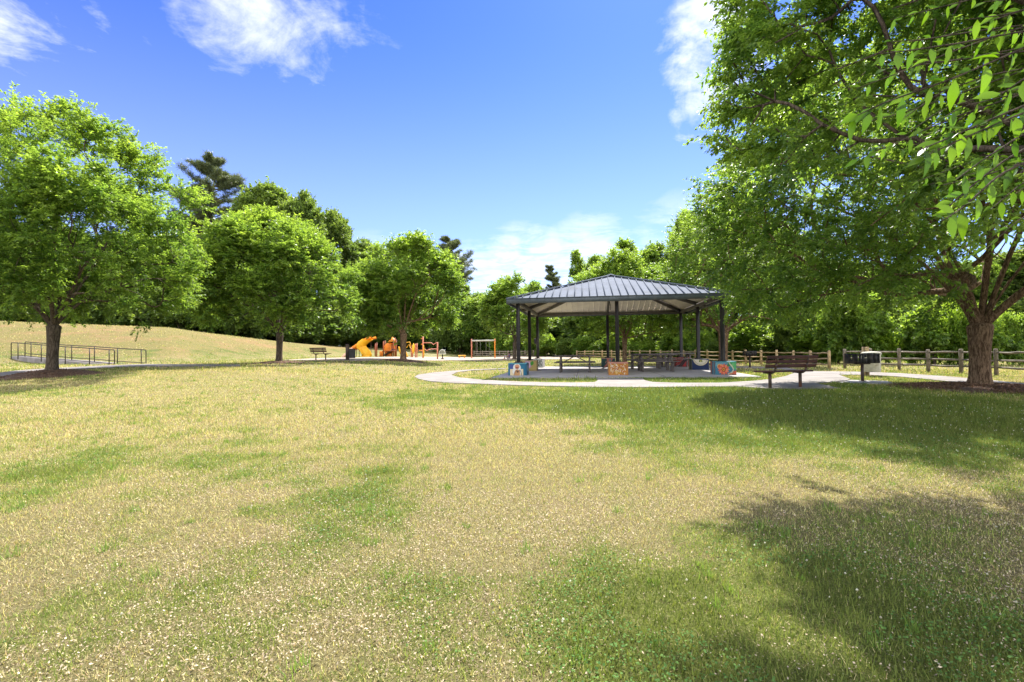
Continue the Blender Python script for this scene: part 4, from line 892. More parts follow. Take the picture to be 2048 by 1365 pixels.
def planter(i_, base, label, art, ringcol):
    u_, v_ = POSTS[i_]; x_, y_ = LW(u_, v_); h = .385
    r = empty('painted_planter', (x_, y_, ZS), YAW, label, 'planter', 'painted concrete planters round the pavilion posts')
    m = MB(); H_ = .517; b_ = .015
    # hollow block: walls, rim and soil
    V = []; hh = h; iw = h - .07
    for z_, q in ((0, hh), (H_ - b_, hh), (H_, hh - b_), (H_, iw), (H_ - .05, iw)):
        V += [(-q, -q, z_), (q, -q, z_), (q, q, z_), (-q, q, z_)]
    F_ = [[a * 4 + j, a * 4 + (j + 1) % 4, (a + 1) * 4 + (j + 1) % 4, (a + 1) * 4 + j] for a in range(4) for j in range(4)] + [[16, 17, 18, 19]]
    mm_ = bpy.data.materials.get('pl%d' % i_) or pmat('pl%d' % i_, base, .6, .15, 6, .2, 50)
    m.add(V, F_); m.build('block', mm_, r)
    m = MB(); n = 12; rg = np.random.default_rng(i_); V = [(-iw + 2 * iw * a / n, -iw + 2 * iw * b / n, H_ - .035 + .05 * rg.random() * (0 < a < n) * (0 < b < n)) for a in range(n + 1) for b in range(n + 1)]
    m.add(V, [[a * (n + 1) + b, (a + 1) * (n + 1) + b, (a + 1) * (n + 1) + b + 1, a * (n + 1) + b + 1] for a in range(n) for b in range(n)]); m.build('soil', mulchm, r)
    A = Art(); art(A, h, H_); A.build(r)
def art0(A, h, H):
    A.face('f', h, H); A.rect(-.99, .01, .99, .99, TEAL); A.ell(-.62, .72, .28, .2, (.06, .10, .30)); A.rect(-.8, .01, .62, .52, CREAM); A.ell(-.05, .62, .42, .34, WHITE); A.ell(-.05, .34, .5, .3, WHITE)
    A.ell(-.02, .20, .30, .30, (.55, .30, .13)); A.ell(-.03, .72, .25, .16, (.68, .30, .16)); A.ell(-.04, .60, .2, .07, (.30, .08, .05)); A.leaf(-.1, .42, .35, .18, -1.0, (.10, .06, .05)); A.leaf(.05, .30, .3, .14, .5, (.30, .12, .06)); A.stroke([(-.35, .02), (-.3, .25), (-.15, .4)], .06, (.35, .18, .1)); A.stroke([(.45, .02), (.38, .3), (.25, .45)], .06, (.15, .2, .25)); A.rect(.8, .01, .99, .99, (.02, .12, .22)); A.rect(-.99, .93, .99, .99, (.12, .36, .42))
    A.face('r', h, H); A.rect(-.99, .01, .99, .99, (.03, .10, .2)); A.ell(0, .5, .5, .3, (.2, .3, .35)); A.face('l', h, H); A.rect(-.99, .01, .99, .99, TEAL)
def art1(A, h, H):
    A.face('f', h, H); A.rect(-.99, .01, .99, .99, (.55, .24, .05)); rg = np.random.default_rng(3)
    for k in range(60):
        c = [(.72, .38, .04), (.78, .55, .22), (.70, .20, .05), (.80, .70, .52), (.50, .14, .06)][k % 5]; A.leaf(rg.uniform(-.9, .8), rg.uniform(.08, .9), rg.uniform(.2, .45), rg.uniform(.06, .15), rg.uniform(0, 6.28), c); A.lay -= .7
    for k in range(16): a, b = rg.uniform(-.8, .7), rg.uniform(.1, .85); A.stroke([(a, b), (a + rg.uniform(-.2, .25), b + .1), (a + rg.uniform(-.1, .3), b + .16)], .03, (.80, .74, .60)); A.lay -= .7
    A.rect(-.99, .9, .99, .99, (.55, .25, .20)); A.face('r', h, H); A.rect(-.99, .01, .99, .99, (.42, .20, .07)); A.face('l', h, H); A.rect(-.99, .01, .99, .99, (.45, .22, .08))
def art2(A, h, H):
    A.face('f', h, H); A.rect(-.99, .01, .99, .99, (.06, .22, .33)); A.poly([(-.99, .99), (-.99, .6), (-.4, .75), (.2, .85), (.3, .99)], (.16, .36, .45)); A.poly([(.15, .99), (.99, .99), (.99, .35), (.6, .5), (.3, .7)], (.10, .42, .16))
    A.leaf(.1, .62, .6, .3, .6, (.04, .24, .08)); A.leaf(.55, .55, .45, .22, 1.1, (.16, .50, .18)); A.poly([(.1, .01), (.99, .01), (.99, .3), (.5, .22)], (.62, .14, .08)); A.ell(-.62, .62, .2, .2, (.75, .42, .12)); A.ell(-.62, .62, .13, .13, (.55, .12, .06))
    for k in range(13): A.leaf(-.22 + .08 * math.cos(k * .483), .40 + .07 * math.sin(k * .483), .52, .24, k * .483, (.74, .13, .08) if k % 2 else (.82, .26, .14)); A.lay -= .6
    A.lay += 2; A.ell(-.22, .40, .2, .17, (.04, .03, .03)); A.ell(-.22, .40, .15, .13, (.75, .30, .05)); A.ell(-.22, .40, .06, .05, (.3, .08, .03))
    A.stroke([(.3, .95), (.38, .8), (.6, .6), (.72, .4), (.62, .22), (.4, .1), (.2, .05)], .1, (.62, .62, .50)); A.rect(-.99, .94, .99, .99, (.05, .28, .36)); A.rect(.3, .01, .6, .1, (.7, .25, .12))
    A.face('l', h, H); A.rect(-.99, .01, .99, .99, (.05, .17, .28)); A.poly([(-.9, .99), (-.2, .99), (-.5, .01), (-.9, .01)], (.35, .12, .08)); A.stroke([(.4, .95), (.2, .7), (.45, .4), (.3, .05)], .2, (.3, .45, .5)); A.stroke([(.75, .95), (.6, .6), (.8, .1)], .1, (.55, .2, .1))
    A.face('r', h, H); A.rect(-.99, .01, .99, .99, (.06, .3, .2))
def art3(A, h, H):
    A.face('f', h, H); A.rect(-.99, .01, .99, .99, (.46, .34, .12)); A.ell(-.15, .6, .5, .38, (.52, .28, .42)); A.ell(-.15, .6, .36, .28, (.66, .44, .55)); A.ell(-.15, .6, .16, .13, (.22, .12, .25)); A.leaf(.25, .5, .7, .45, 1.15, (.06, .30, .03)); A.rect(-.99, .01, .99, .12, (.35, .26, .10)); A.rect(-.99, .94, .99, .99, (.55, .42, .25))
    A.face('r', h, H); A.rect(-.99, .01, .99, .99, (.36, .26, .10)); A.face('l', h, H); A.rect(-.99, .01, .99, .99, (.4, .3, .12))
def art4(A, h, H):
    A.face('f', h, H); A.rect(-.99, .01, .99, .99, (.015, .035, .12)); A.ell(.03, .97, .88, .58, (.72, .62, .42), 0, 24, math.pi, 2 * math.pi); A.ell(.03, .97, .8, .52, (.80, .74, .60), 0, 24, math.pi, 2 * math.pi)
    for k in range(15): th = math.pi * (1.06 + .88 * k / 14); A.ell(.03 + .72 * math.cos(th), .97 + .46 * math.sin(th), .035, .03, BLK, 0, 8); A.lay -= 1
    A.lay += 1; A.leaf(.03, .92, .35, .2, -2.2, (.08, .16, .02)); A.leaf(.03, .92, .35, .2, -.95, (.20, .26, .03)); A.ell(.03, .82, .06, .09, (.65, .55, .1)); A.rect(-.99, .9, -.88, .99, (.25, .35, .15))
    A.face('l', h, H); A.rect(-.99, .01, .99, .99, (.10, .12, .10)); A.stroke([(-.7, .9), (-.5, .5), (-.6, .1)], .2, (.3, .32, .2)); A.stroke([(.2, .9), (.0, .5), (.3, .1)], .15, (.05, .1, .12)); A.face('r', h, H); A.rect(-.99, .01, .99, .99, (.02, .04, .1))
def art5(A, h, H):
    A.face('f', h, H); A.rect(-.99, .01, .99, .99, (.72, .72, .66)); rg = np.random.default_rng(8)
    for k in range(9):
        for j in range(5): a, b = -.8 + k * .18 + rg.uniform(-.04, .04), .12 + j * .17; A.stroke([(a, b), (a + .10, b + .07), (a + .05 + rg.uniform(-.1, .1), b + .14)], .07, (.02, .05, .035)); A.lay -= 1
    A.lay += 2; A.rect(.84, .01, .99, .99, (.72, .70, .64)); A.rect(-.99, .92, .99, .99, (.6, .58, .54)); A.face('r', h, H); A.rect(-.99, .01, .99, .99, (.66, .64, .6)); A.face('l', h, H); A.rect(-.99, .01, .99, .99, (.5, .5, .46))
def art6(A, h, H):
    A.face('f', h, H); A.rect(-.99, .01, .99, .99, (.03, .08, .08)); A.poly([(-.25, .99), (.7, .99), (.4, .5), (-.1, .3), (-.3, .01), (-.7, .01), (-.2, .45)], (.55, .20, .15)); A.leaf(.2, .9, .5, .3, -1.3, (.12, .30, .32)); A.leaf(-.3, .7, .4, .1, -1.9, (.65, .35, .25)); A.rect(-.99, .93, .99, .99, (.5, .3, .25))
    A.face('r', h, H); A.rect(-.99, .01, .99, .99, (.1, .1, .1)); A.face('l', h, H); A.rect(-.99, .01, .99, .99, (.05, .09, .08))
def art7(A, h, H):
    A.face('f', h, H); A.rect(-.99, .01, .99, .99, (.62, .08, .08)); rg = np.random.default_rng(2)
    for k in range(22): A.leaf(rg.uniform(-.95, .8), rg.uniform(.05, .9), rg.uniform(.2, .5), .08, rg.uniform(.3, 1.3), (.72, .22, .20)); A.lay -= 1
    A.lay += 1; A.poly([(-.7, .01), (-.15, .01), (.85, .99), (.3, .99)], (.09, .10, .11)); A.poly([(-.5, .01), (-.35, .01), (.6, .99), (.45, .99)], (.25, .10, .10)); A.poly([(-.99, .01), (-.7, .01), (-.5, .2), (-.99, .12)], (.2, .25, .27)); A.rect(-.99, .94, .99, .99, (.7, .25, .2))
    A.face('l', h, H); A.rect(-.99, .01, .99, .99, (.55, .1, .1)); A.face('r', h, H); A.rect(-.99, .01, .99, .99, (.4, .08, .08))
planter(0, (.04, .2, .28), 'teal planter painted with a white haired figure, at the front left post', art0, 0)
planter(1, (.45, .2, .12), 'planter painted all over with orange and cream leaves, at the front middle post', art1, 0)
planter(2, (.05, .24, .3), 'planter painted with a big red flower and white swirl, at the front right post', art2, 0)
planter(3, (.42, .33, .18), 'ochre planter with a lilac ring flower and green leaf, behind the front left one', art3, 0)
planter(4, (.45, .44, .38), 'dark blue planter with a cream half circle of dark dots', art4, 0)
planter(5, (.6, .58, .54), 'white planter with dark zebra like marks, at the rear left post', art5, 0)
planter(6, (.35, .22, .18), 'dark green planter with a pink shape, at the rear middle post', art6, 0)
planter(7, (.6, .2, .16), 'red planter crossed by a dark diagonal band, at the rear right post', art7, 0)
# ------------------------------------------------------------------ picnic tables
TG = 'picnic tables under the pavilion'
def table_proto():
    r = empty('picnic_table', (0, 0, 0))
    m = MB()
    for k in range(5): m.box((0, -.32 + .16 * k, .75), (1.86, .148, .045))
    m.box((-.62, 0, .712), (.07, .72, .03)); m.box((.62, 0, .712), (.07, .72, .03)); m.box((0, 0, .712), (.07, .72, .03)); m.build('tabletop', woodtable, r)
    for s_ in (-1, 1):
        m = MB()
        for k in (-1, 1): m.box((0, s_ * (.70 + .075 * k), .455), (1.86, .14, .042))
        m.build('seat', woodtable, r)
    for sx in (-1, 1):
        for sy in (-1, 1):
            m = MB(); m.box((sx * .66, sy * .30, .35), (.075, .075, .70)); m.box((sx * .66, sy * .30, .012), (.13, .13, .02)); m.build('leg', woodtable, r)
            m = MB(); m.box((sx * .66, sy * .70, .215), (.075, .10, .43)); m.build('leg', woodtable, r)
        m = MB(); m.box((sx * .66, 0, .405), (.065, 1.62, .065)); m.box((sx * .66, 0, .675), (.065, .60, .05)); m.build('cross_bar', woodtable, r)
        m = MB(); m.beam((sx * .62, 0, .42), (sx * .08, 0, .69), .045, .045); m.build('brace', woodtable, r)
    return r
def copy_tree(o, parent=None):
    c = o.copy(); sc.collection.objects.link(c)
    if parent: c.parent = parent
    for ch in list(o.children): copy_tree(ch, c)
    return c
proto = table_proto()
for i_, (px, Y_, rz, lab) in enumerate([(1150, 22.6, YAW, 'weathered picnic table under the left half of the pavilion'), (1310, 22.4, YAW + .03, 'front picnic table under the right half of the pavilion'),
      (1290, 25.3, YAW - .04, 'picnic table standing behind the front right one'), (1352, 26.6, YAW + .05, 'picnic table farthest back, in front of the red planter')]):
    o = proto if i_ == 0 else copy_tree(proto)
    q = at_depth(px, 700, Y_); o.location = (q.x, q.y, ZS); o.rotation_euler = (0, 0, rz); tag(o, lab, 'picnic table', TG)
# ------------------------------------------------------------------ benches
def bench_proto():
    r = empty('park_bench', (0, 0, 0)); L = 1.55
    m = MB()
    for k in range(3): m.box((0, -.235 - .035 * k, .585 + .115 * k), (L, .032, .088), rx=.30)
    m.build('backrest', benchwood, r)
    m = MB()
    for k in range(3): m.box((0, .17 - .13 * k, .435 + .0 * k), (L, .118, .038))
    m.build('seat', benchwood, r)
    for sx in (-1, 1):
        m = MB(); x_ = sx * .47; m.tube([(x_, -.02, -.02), (x_, -.02, .40)], .042, 12); m.build('leg', benchmetal, r)
        m = MB(); pts = [(x_, .22, .40), (x_, 0, .392), (x_, -.12, .40), (x_, -.19, .44), (x_, -.225, .52), (x_, -.265, .66), (x_, -.31, .86)]
        for a, b_ in zip(pts[:-1], pts[1:]): m.beam(a, b_, .06, .032, up=(1, 0, 0)) if False else m.tube([a, b_], .026, 8)
        m.build('support_arm', benchmetal, r)
    return r
bp_ = bench_proto()
l1 = gnd(1570, 778); l2 = gnd(1604, 776.5)
a = gnd(1535, 778.5); b_ = gnd(1604, 777); cx_, cy_ = (a[0] + b_[0]) / 2, (a[1] + b_[1]) / 2
bp_.location = (cx_, cy_, .034); bp_.rotation_euler = (0, 0, R(12)); tag(bp_, 'red brown slatted bench beside the path, its back to the lawn', 'bench', 'park benches')
o = copy_tree(bp_); a = gnd(642, 721.8); o.location = (*a, tz(*a) + .06); o.rotation_euler = (0, 0, R(-25)); tag(o, 'small distant bench on the slope left of the playground', 'bench', 'park benches')
# ------------------------------------------------------------------ grills
def grill(w_, d_, h_, zb):
    r = empty('barbecue_grill', (0, 0, 0)); m = MB(); t_ = .012
    def wall(a, b_, cuts):  # wall with notches: build from pieces
        a = np.array(a, float); b_ = np.array(b_, float); L_ = np.linalg.norm(b_ - a); e = (b_ - a) / L_; x0 = 0
        for (c0, c1, z0, z1) in cuts + [(1.0, 1.0, 0, 0)]:
            if c0 > x0: p0 = a + e * x0 * L_; p1 = a + e * c0 * L_; m.beam((*p0, zb + h_ / 2), (*p1, zb + h_ / 2), t_, h_)
            if c1 > c0:
                p0 = a + e * c0 * L_; p1 = a + e * c1 * L_
                m.beam((*p0, zb + h_ * z0 / 2), (*p1, zb + h_ * z0 / 2), t_, h_ * z0); m.beam((*p0, zb + h_ * (1 + z1) / 2), (*p1, zb + h_ * (1 + z1) / 2), t_, h_ * (1 - z1))
            x0 = c1
    W2, D2 = w_ / 2, d_ / 2; cuts = [(.08, .13, .3, .78), (.22, .25, .5, .8), (.36, .45, .52, .6), (.45, .47, .52, .8), (.72, .745, .35, .8), (.9, .94, .25, .8)]
    wall((-W2, -D2), (W2, -D2), cuts); m.beam((-W2, D2, zb + h_ * .14), (W2, D2, zb + h_ * .14), t_, h_ * .28); wall((-W2, -D2), (-W2, D2), [(.3, .45, .4, .8)]); wall((W2, -D2), (W2, D2), [(.3, .45, .4, .8)])
    m.box((0, 0, zb + .01), (w_ - .01, d_ - .01, .018)); m.build('firebox', grillm, r)
    m = MB()
    for k in range(int(w_ / .06)): m.tube([(-W2 + .03 + .06 * k, -D2 - .02, zb + h_ * .82), (-W2 + .03 + .06 * k, D2 + .02, zb + h_ * .82)], .006, 5)
    m.build('grate', grillm, r)
    m = MB(); m.tube([(0, 0, -.02), (0, 0, zb)], .045, 14); m.lathe([(.10, 0), (.10, .015), (.05, .02)], (0, 0, 0), 14); m.box((0, 0, zb - .02), (.3, .3, .03)); m.build('pedestal', benchmetal, r)
    for s_ in (-1, 1):
        m = MB(); m.tube([(s_ * (W2 + .0), -.05, zb + h_ * .85), (s_ * (W2 + .07), -.05, zb + h_ * .85), (s_ * (W2 + .07), .08, zb + h_ * .85), (s_ * W2, .08, zb + h_ * .85)], .009, 6); m.build('handle', grillm, r)
    return r
g_ = gnd(1725, 764); o = grill(.80, .44, .30, .56); o.location = (*g_, .022); o.rotation_euler = (0, 0, R(6)); tag(o, 'large black pedestal grill with notched sides in front of the pale bin', 'grill', 'pedestal grills')
g_ = gnd(1500, 735.8); o = grill(.55, .42, .25, .62); o.location = (*g_, .026); tag(o, 'smaller black grill behind the pavilion beside the wooden fence', 'grill', 'pedestal grills')
# ------------------------------------------------------------------ bins on posts
def binpost(ph, pw, br, b0, b1, bm_, pm_, off, lid):
    r = empty('litter_bin', (0, 0, 0)); m = MB(); m.box((0, 0, ph / 2 - .1), (pw, pw, ph + .2)); m.build('post', pm_, r)
    m = MB(); n = 24; prof = [(0, b0), (br * .93, b0)]
    for k in range(9): z_ = b0 + (b1 - b0) * k / 8; prof += [(br * (.94 + .06 * k / 8), z_), (br * (.955 + .06 * k / 8), z_ + .012)]
    m.lathe(prof + [(br * 1.0, b1)], (off, -.14 - br * .2, 0), n); m.build('bin', bm_, r)
    m = MB(); m.lathe([(br * 1.0, b1 - .01), (br * 1.07, b1), (br * 1.07, b1 + .05), (br * .9, b1 + .085), (br * .45, b1 + .10), (.01, b1 + .105)] if lid else [(br * 1.04, b1 - .01), (br * 1.04, b1 + .02), (br * .94, b1 + .02), (br * .92, b1 - .3)], (off, -.14 - br * .2, 0), n); m.build('lid', bm_, r)
    return r
g_ = gnd(1732, 752.5); o = binpost(1.07, .17, .29, .16, .80, binm, woodtan, .06, True); o.location = (*g_, 0.0); tag(o, 'pale round litter bin fixed to a square wooden post by the path', 'litter bin', 'litter bins on posts')
g_ = gnd(695, 722); o = binpost(1.15, .20, .22, .18, .80, blackpl, benchmetal, .38, False); o.location = (*g_, tz(*g_)); tag(o, 'dark litter bin beside a brown post at the left edge of the playground', 'litter bin', 'litter bins on posts')
# ------------------------------------------------------------------ fences
def fence(pts, ph, rails, mat, label, pr=.085, rr=.045, seed=0, sub=None):
    rg = np.random.default_rng(seed); r = empty('rail_fence', (pts[0][0], pts[0][1], 0), 0, label, 'fence', 'split rail fences'); o0 = np.array([pts[0][0], pts[0][1]])
    P = [np.array([x_ - o0[0], y_ - o0[1], tz(x_, y_)]) for x_, y_ in pts]
    for q in P:
        h_ = ph * rg.uniform(.97, 1.04); m = MB(); k = pr * rg.uniform(.92, 1.1); m.tube([q + [0, 0, -.1], q + [0, 0, h_ - .03], q + [rg.normal(0, .008), 0, h_]], [k, k * .97, k * .72], 9); m.build('post', mat, r)
    for a, b_ in zip(P[:-1], P[1:]):
        for z_ in rails:
            s_ = rg.normal(0, .012, 2); m = MB(); mid = (a + b_) / 2 + [0, 0, z_ + rg.normal(-.008, .012)]; e = nrm(b_ - a) * .03; m.tube([a + [0, 0, z_ + s_[0]] - e, a * .7 + b_ * .3 + [0, 0, z_ + rg.normal(0, .01)], mid, b_ + [0, 0, z_ + s_[1]] + e], [rr * .75, rr, rr * 1.1, rr * .75], 7); m.build('rail', mat, r)
    return r
gp = [at_depth(1690, 740, 23.6)] + [gnd(px, py) for px, py in [(1799, 741.5), (1857, 744.5), (1923, 747.5), (1993, 751.5)]]
gp = [(q[0], q[1]) for q in gp]
gp[1:1] = [((gp[0][0] + gp[1][0]) / 2, (gp[0][1] + gp[1][1]) / 2)]; d_ = (gp[-1][0] - gp[-2][0], gp[-1][1] - gp[-2][1])
gp += [(gp[-1][0] + d_[0] * k + .15 * k, gp[-1][1] + d_[1] * k) for k in (1, 2)]
fence(gp, .95, (.28, .53, .82), woodgrey, 'weathered grey three rail fence running along the path on the right', .066, .038, 1)
DX = [(1657.8, 23.6), (1620.6, 25.2), (1586.5, 26.9), (1553, 28.6), (1522, 30), (1491, 31.4), (1464.7, 33), (1440, 34.8), (1414.6, 36.8), (1390, 39), (1367, 41.2), (1344, 43.2), (1321, 45.2), (1300, 47), (1279.6, 48.8), (1259, 50.6), (1241, 52.2), (1223, 53.6), (1204.4, 55), (1186.6, 56.4), (1169.5, 57.6), (1153.6, 58.6)]
fence([(lambda q: (q.x, q.y))(at_depth(px, 700, D)) for px, D in DX], .90, (.20, .48, .76), woodtan, 'tan wooden fence running away behind the pavilion', .072, .038, 2)
fence([(lambda q: (q.x, q.y))(at_depth(px, 700, 70 - (px - 950) * .01)) for px in range(948, 1110, 17)], .95, (.25, .55, .82), woodgrey, 'far grey fence behind the swing frame and the seated person', .08, .05, 3)
# ------------------------------------------------------------------ handrails
def handrail(pts, label):
    """pts: (px, py_base, py_top)"""
    Q = []
    for px, yb, yt in pts:
        D = .92 * F_PX / (yb - yt); q = at_depth(px, yb, D); Q.append(np.array([q.x, q.y, q.z]))
    r = empty('handrail', tuple(Q[0]), 0, label, 'handrail', 'ramp handrails'); Q = [q - Q[0] for q in Q]
    T_ = [q + [0, 0, .92] for q in Q]
    def bend(a, b_, c_): d1 = nrm(a - b_); d2 = nrm(c_ - b_); return [b_ + d1 * .07, b_ + (d1 + d2) * .02, b_ + d2 * .07]
    m = MB(); path = [Q[0]] + bend(Q[0], T_[0], T_[1]) + T_[1:-1] + bend(T_[-2], T_[-1], Q[-1]) + [Q[-1] - [0, 0, .2]]; path[0] = Q[0] - [0, 0, .2]
    m.tube(path, .026, 8); m.build('top_rail', railm, r)
    m = MB(); m.tube([q + [0, 0, .09] for q in Q], .022, 8); m.build('bottom_rail', railm, r)
    for q in Q[1:-1]: m = MB(); m.tube([q - [0, 0, .2], q + [0, 0, .92]], .026, 8); m.build('post', railm, r)
def fit(pts):  # smooth depths: use straight line between the ends in 1/size
    px = np.array([p_[0] for p_ in pts]); s_ = np.array([p_[1] - p_[2] for p_ in pts], float); k = np.polyfit(px, s_, 1); return [(p_[0], p_[1], p_[1] - (k[0] * p_[0] + k[1])) for p_ in pts]
handrail(fit([(22.3, 712.7, 686.9), (36, 713.4, 686.4), (82.5, 718, 689.4), (130.5, 722.8, 693), (179, 726.7, 697), (218.3, 730.3, 700), (229, 731, 701)]), 'front black handrail of the ramp, nearer the lawn, passing behind the trunk')
handrail(fit([(50, 709.8, 684.5), (62, 711, 685.4), (98, 714.5, 687.5), (143.4, 718.5, 690.5), (188.8, 721.5, 694), (235, 725.5, 697), (282.5, 729, 699.8), (292, 729.6, 700.6)]), 'rear black handrail of the ramp, nearer the hill and farther right')
# ------------------------------------------------------------------ playground
PD = 52.0
def PP(px, py, D=PD): q = at_depth(px, py, D); return np.array([q.x, q.y, q.z])
def base(px, D=PD): q = at_depth(px, 719, D); return np.array([q.x, q.y, tz(q.x, q.y) + .06])
PGp = 'playground pieces'
o0 = base(720); slide = empty('playground_slide', tuple(o0), 0, 'yellow orange double wave slide at the left of the playground', 'slide', PGp)
def chute(pts, wd, mat, name, parent, o0, side=(0.25, 1, 0)):
    P = [np.array(p_) - o0 for p_ in pts]; n = 20; tt = np.linspace(0, len(P) - 1, n); C_ = np.array([[np.interp(a, range(len(P)), [p_[k] for p_ in P]) for k in range(3)] for a in tt]); C_[1:-1] = (C_[:-2] + C_[1:-1] * 2 + C_[2:]) / 4
    s_ = nrm(np.array(side, float)); V = []
    prof = [(-.5, .22), (-.44, .22), (-.36, .03), (0, 0), (.36, .03), (.44, .22), (.5, .22), (.5, -.04), (0, -.08), (-.5, -.04)]
    for i_ in range(n):
        td = nrm(C_[min(i_ + 1, n - 1)] - C_[max(i_ - 1, 0)]); up = nrm(np.cross(s_, td)); up = up if up[2] > 0 else -up
        for a, b_ in prof: V.append(C_[i_] + s_ * a * wd + up * b_)
    k = len(prof); m = MB(); m.add(V, [[i_ * k + j, i_ * k + (j + 1) % k, (i_ + 1) * k + (j + 1) % k, (i_ + 1) * k + j] for i_ in range(n - 1) for j in range(k)]); return m.build(name, mat, parent, smooth=False)
chute([PP(748, 677), PP(738, 680), PP(728, 687), PP(716, 694), PP(708, 700)], 1.1, orange, 'upper_chute', slide, o0)
chute([PP(736, 680, PD - .8), PP(724, 688, PD - .8), PP(722, 695, PD - .8), PP(730, 703, PD - .8), PP(734, 711, PD - .8), PP(733, 717, PD - .8)], 1.0, yellow, 'lower_chute', slide, o0, (.9, .5, 0))
chute([PP(710, 698, PD - .3), PP(702, 705, PD - .3), PP(694, 712, PD - .3), PP(688, 718, PD - .3)], .8, pinkpl, 'side_chute', slide, o0)
for px, yt in ((713, 700), (718.5, 698), (724, 692), (742, 682)):
    m = MB(); b0 = base(px) - o0; m.tube([b0 - [0, 0, .1], PP(px, yt) - o0], .035, 8); m.build('support', benchmetal, slide)
# climber
o0 = base(775); cl = empty('playground_climber', tuple(o0), 0, 'orange climber with rust coloured posts, partly hidden by a tree trunk', 'climber', PGp)
for px, yt, dd in ((750.5, 689, 0), (753.5, 687, 1.6), (767, 684, 0), (770.5, 683, 1.6), (787, 680, 0), (790, 677, 1.6), (792.5, 681, -.4), (784, 690, .5)):
    m = MB(); b0 = base(px, PD + dd) - o0; m.tube([b0 - [0, 0, .1], PP(px, yt, PD + dd) - o0], .07, 10); m.lathe([(.085, 0), (.06, .05), (.01, .07)], tuple(PP(px, yt, PD + dd) - o0), 10); m.build('post', rustpost, cl)
m = MB()
for px0, px1, py in ((750.5, 767, 714), (753.5, 787, 718.3)): m.beam(PP(px0, py) - o0, PP(px1, py) - o0, .12, .10)
m.beam(PP(768, 703) - o0, PP(790, 702) - o0, 1.6, .08); m.build('deck', rustpost, cl)
m = MB(); a = PP(768, 712) - o0; b_ = PP(788, 699) - o0
for s_ in (-.35, .35): m.beam(a + [0, s_, 0], b_ + [0, s_, 0], .05, .14)
for k in range(7): q = a + (b_ - a) * (k + .5) / 7; m.beam(q + [0, -.35, 0], q + [0, .35, 0], .16, .03)
m.build('steps', benchmetal, cl)
m = MB(); c_ = PP(779, 697, PD + .6) - o0; m.lathe([(.06, .06), (.5, .10), (.62, .02), (.62, -.02), (.5, -.10), (.06, -.06)], (0, 0, 0), 22)
V = np.array(m.v[0]); V = V[:, [0, 2, 1]] + c_; m.v[0] = V; m.build('bubble_panel', orange, cl)
for (x0, y0_, x1, y1_) in ((771.5, 691, 783, 716), (759, 703, 766, 716)):
    m = MB(); a = PP(x0, y0_, PD + 1.2) - o0; b_ = PP(x1, y1_, PD + 1.2) - o0; m.box(((a + b_) / 2), (abs(b_[0] - a[0]), .06, abs(a[2] - b_[2])), bev=.02); m.build('panel', orange, cl)
m = MB(); m.add([PP(776, 684) - o0, PP(794, 684) - o0, PP(794, 684, PD + 1.8) - o0, PP(776, 684, PD + 1.8) - o0, PP(785, 674, PD + .9) - o0], [[0, 1, 4], [1, 2, 4], [2, 3, 4], [3, 0, 4], [3, 2, 1, 0]]); m.build('canopy', orange, cl)
# climbing wall with zigzag bars
o0 = base(822); zz = empty('zigzag_climber', tuple(o0), 0, 'yellow climbing fins and zigzag bars right of the tree trunk', 'climber', PGp)
for px, yt in ((822.5, 697), (825, 690), (831, 688), (834, 687)):
    m = MB(); b0 = base(px) - o0; m.tube([b0 - [0, 0, .1], PP(px, yt) - o0], .06, 10); m.build('post', salmon, zz)
def fin(poly, mat, par, o0, D=PD):
    m = MB(); P0 = [PP(*q, D) - o0 for q in poly]; P1 = [q + [0, .09, 0] for q in P0]; n = len(poly); m.add(P0 + P1, [list(range(n)), list(range(n, 2 * n))[::-1]] + [[i_, n + i_, n + (i_ + 1) % n, (i_ + 1) % n] for i_ in range(n)]); return m.build('fin', mat, par)
fin([(796, 693), (799, 694), (802, 708), (801, 711), (798, 703)], yellow, zz, o0); fin([(810, 702), (812, 703), (817, 717), (816, 719), (811, 718)], yellow, zz, o0, PD - 1)
fin([(824, 693), (827, 687), (830, 692), (829, 702), (826, 710), (824, 702)], yellow, zz, o0, PD - .2)
m = MB(); pts = [PP(*q) - o0 for q in [(811, 696), (814, 695), (818, 689), (821, 697), (823, 697)]]; m.tube(pts, .035, 8); m.tube([PP(*q) - o0 for q in [(811, 686), (816, 685), (819, 684), (821, 688), (822, 694)]], .035, 8); m.build('zigzag_bar', yellow, zz)
m = MB(); m.tube([PP(811, 703) - o0, PP(816, 706) - o0, PP(822, 709) - o0], .03, 8); m.tube([PP(824, 711) - o0, PP(833, 711) - o0], .04, 8); m.build('low_bar', palegrey, zz)
# tall frame
o0 = base(860); fr = empty('climbing_frame', tuple(o0), 0, 'two post frame with kinked bars right of the tree trunk', 'climbing frame', PGp)
for px, yt in ((846, 674.5), (875, 686)):
    m = MB(); b0 = base(px) - o0; m.tube([b0 - [0, 0, .1], PP(px, yt) - o0], .075, 10); m.lathe([(.09, 0), (.06, .05), (.01, .07)], tuple(PP(px, yt) - o0), 10); m.build('post', salmon, fr)
for pts in ([(846.5, 686), (863, 686), (867, 690), (870, 687.5), (873, 686), (875, 686)], [(847.5, 698), (850, 699), (854, 702), (858, 699), (862, 698.5), (875, 698.5)]):
    m = MB(); m.tube([PP(*q) - o0 for q in pts], .045, 8); m.build('kinked_bar', salmon, fr)
m = MB(); m.tube([PP(*q) - o0 for q in [(848, 711.5), (851, 710), (854, 707.5), (857, 710.5), (862, 711), (875, 711)]], .025, 6); m.build('low_bar', palegrey, fr)
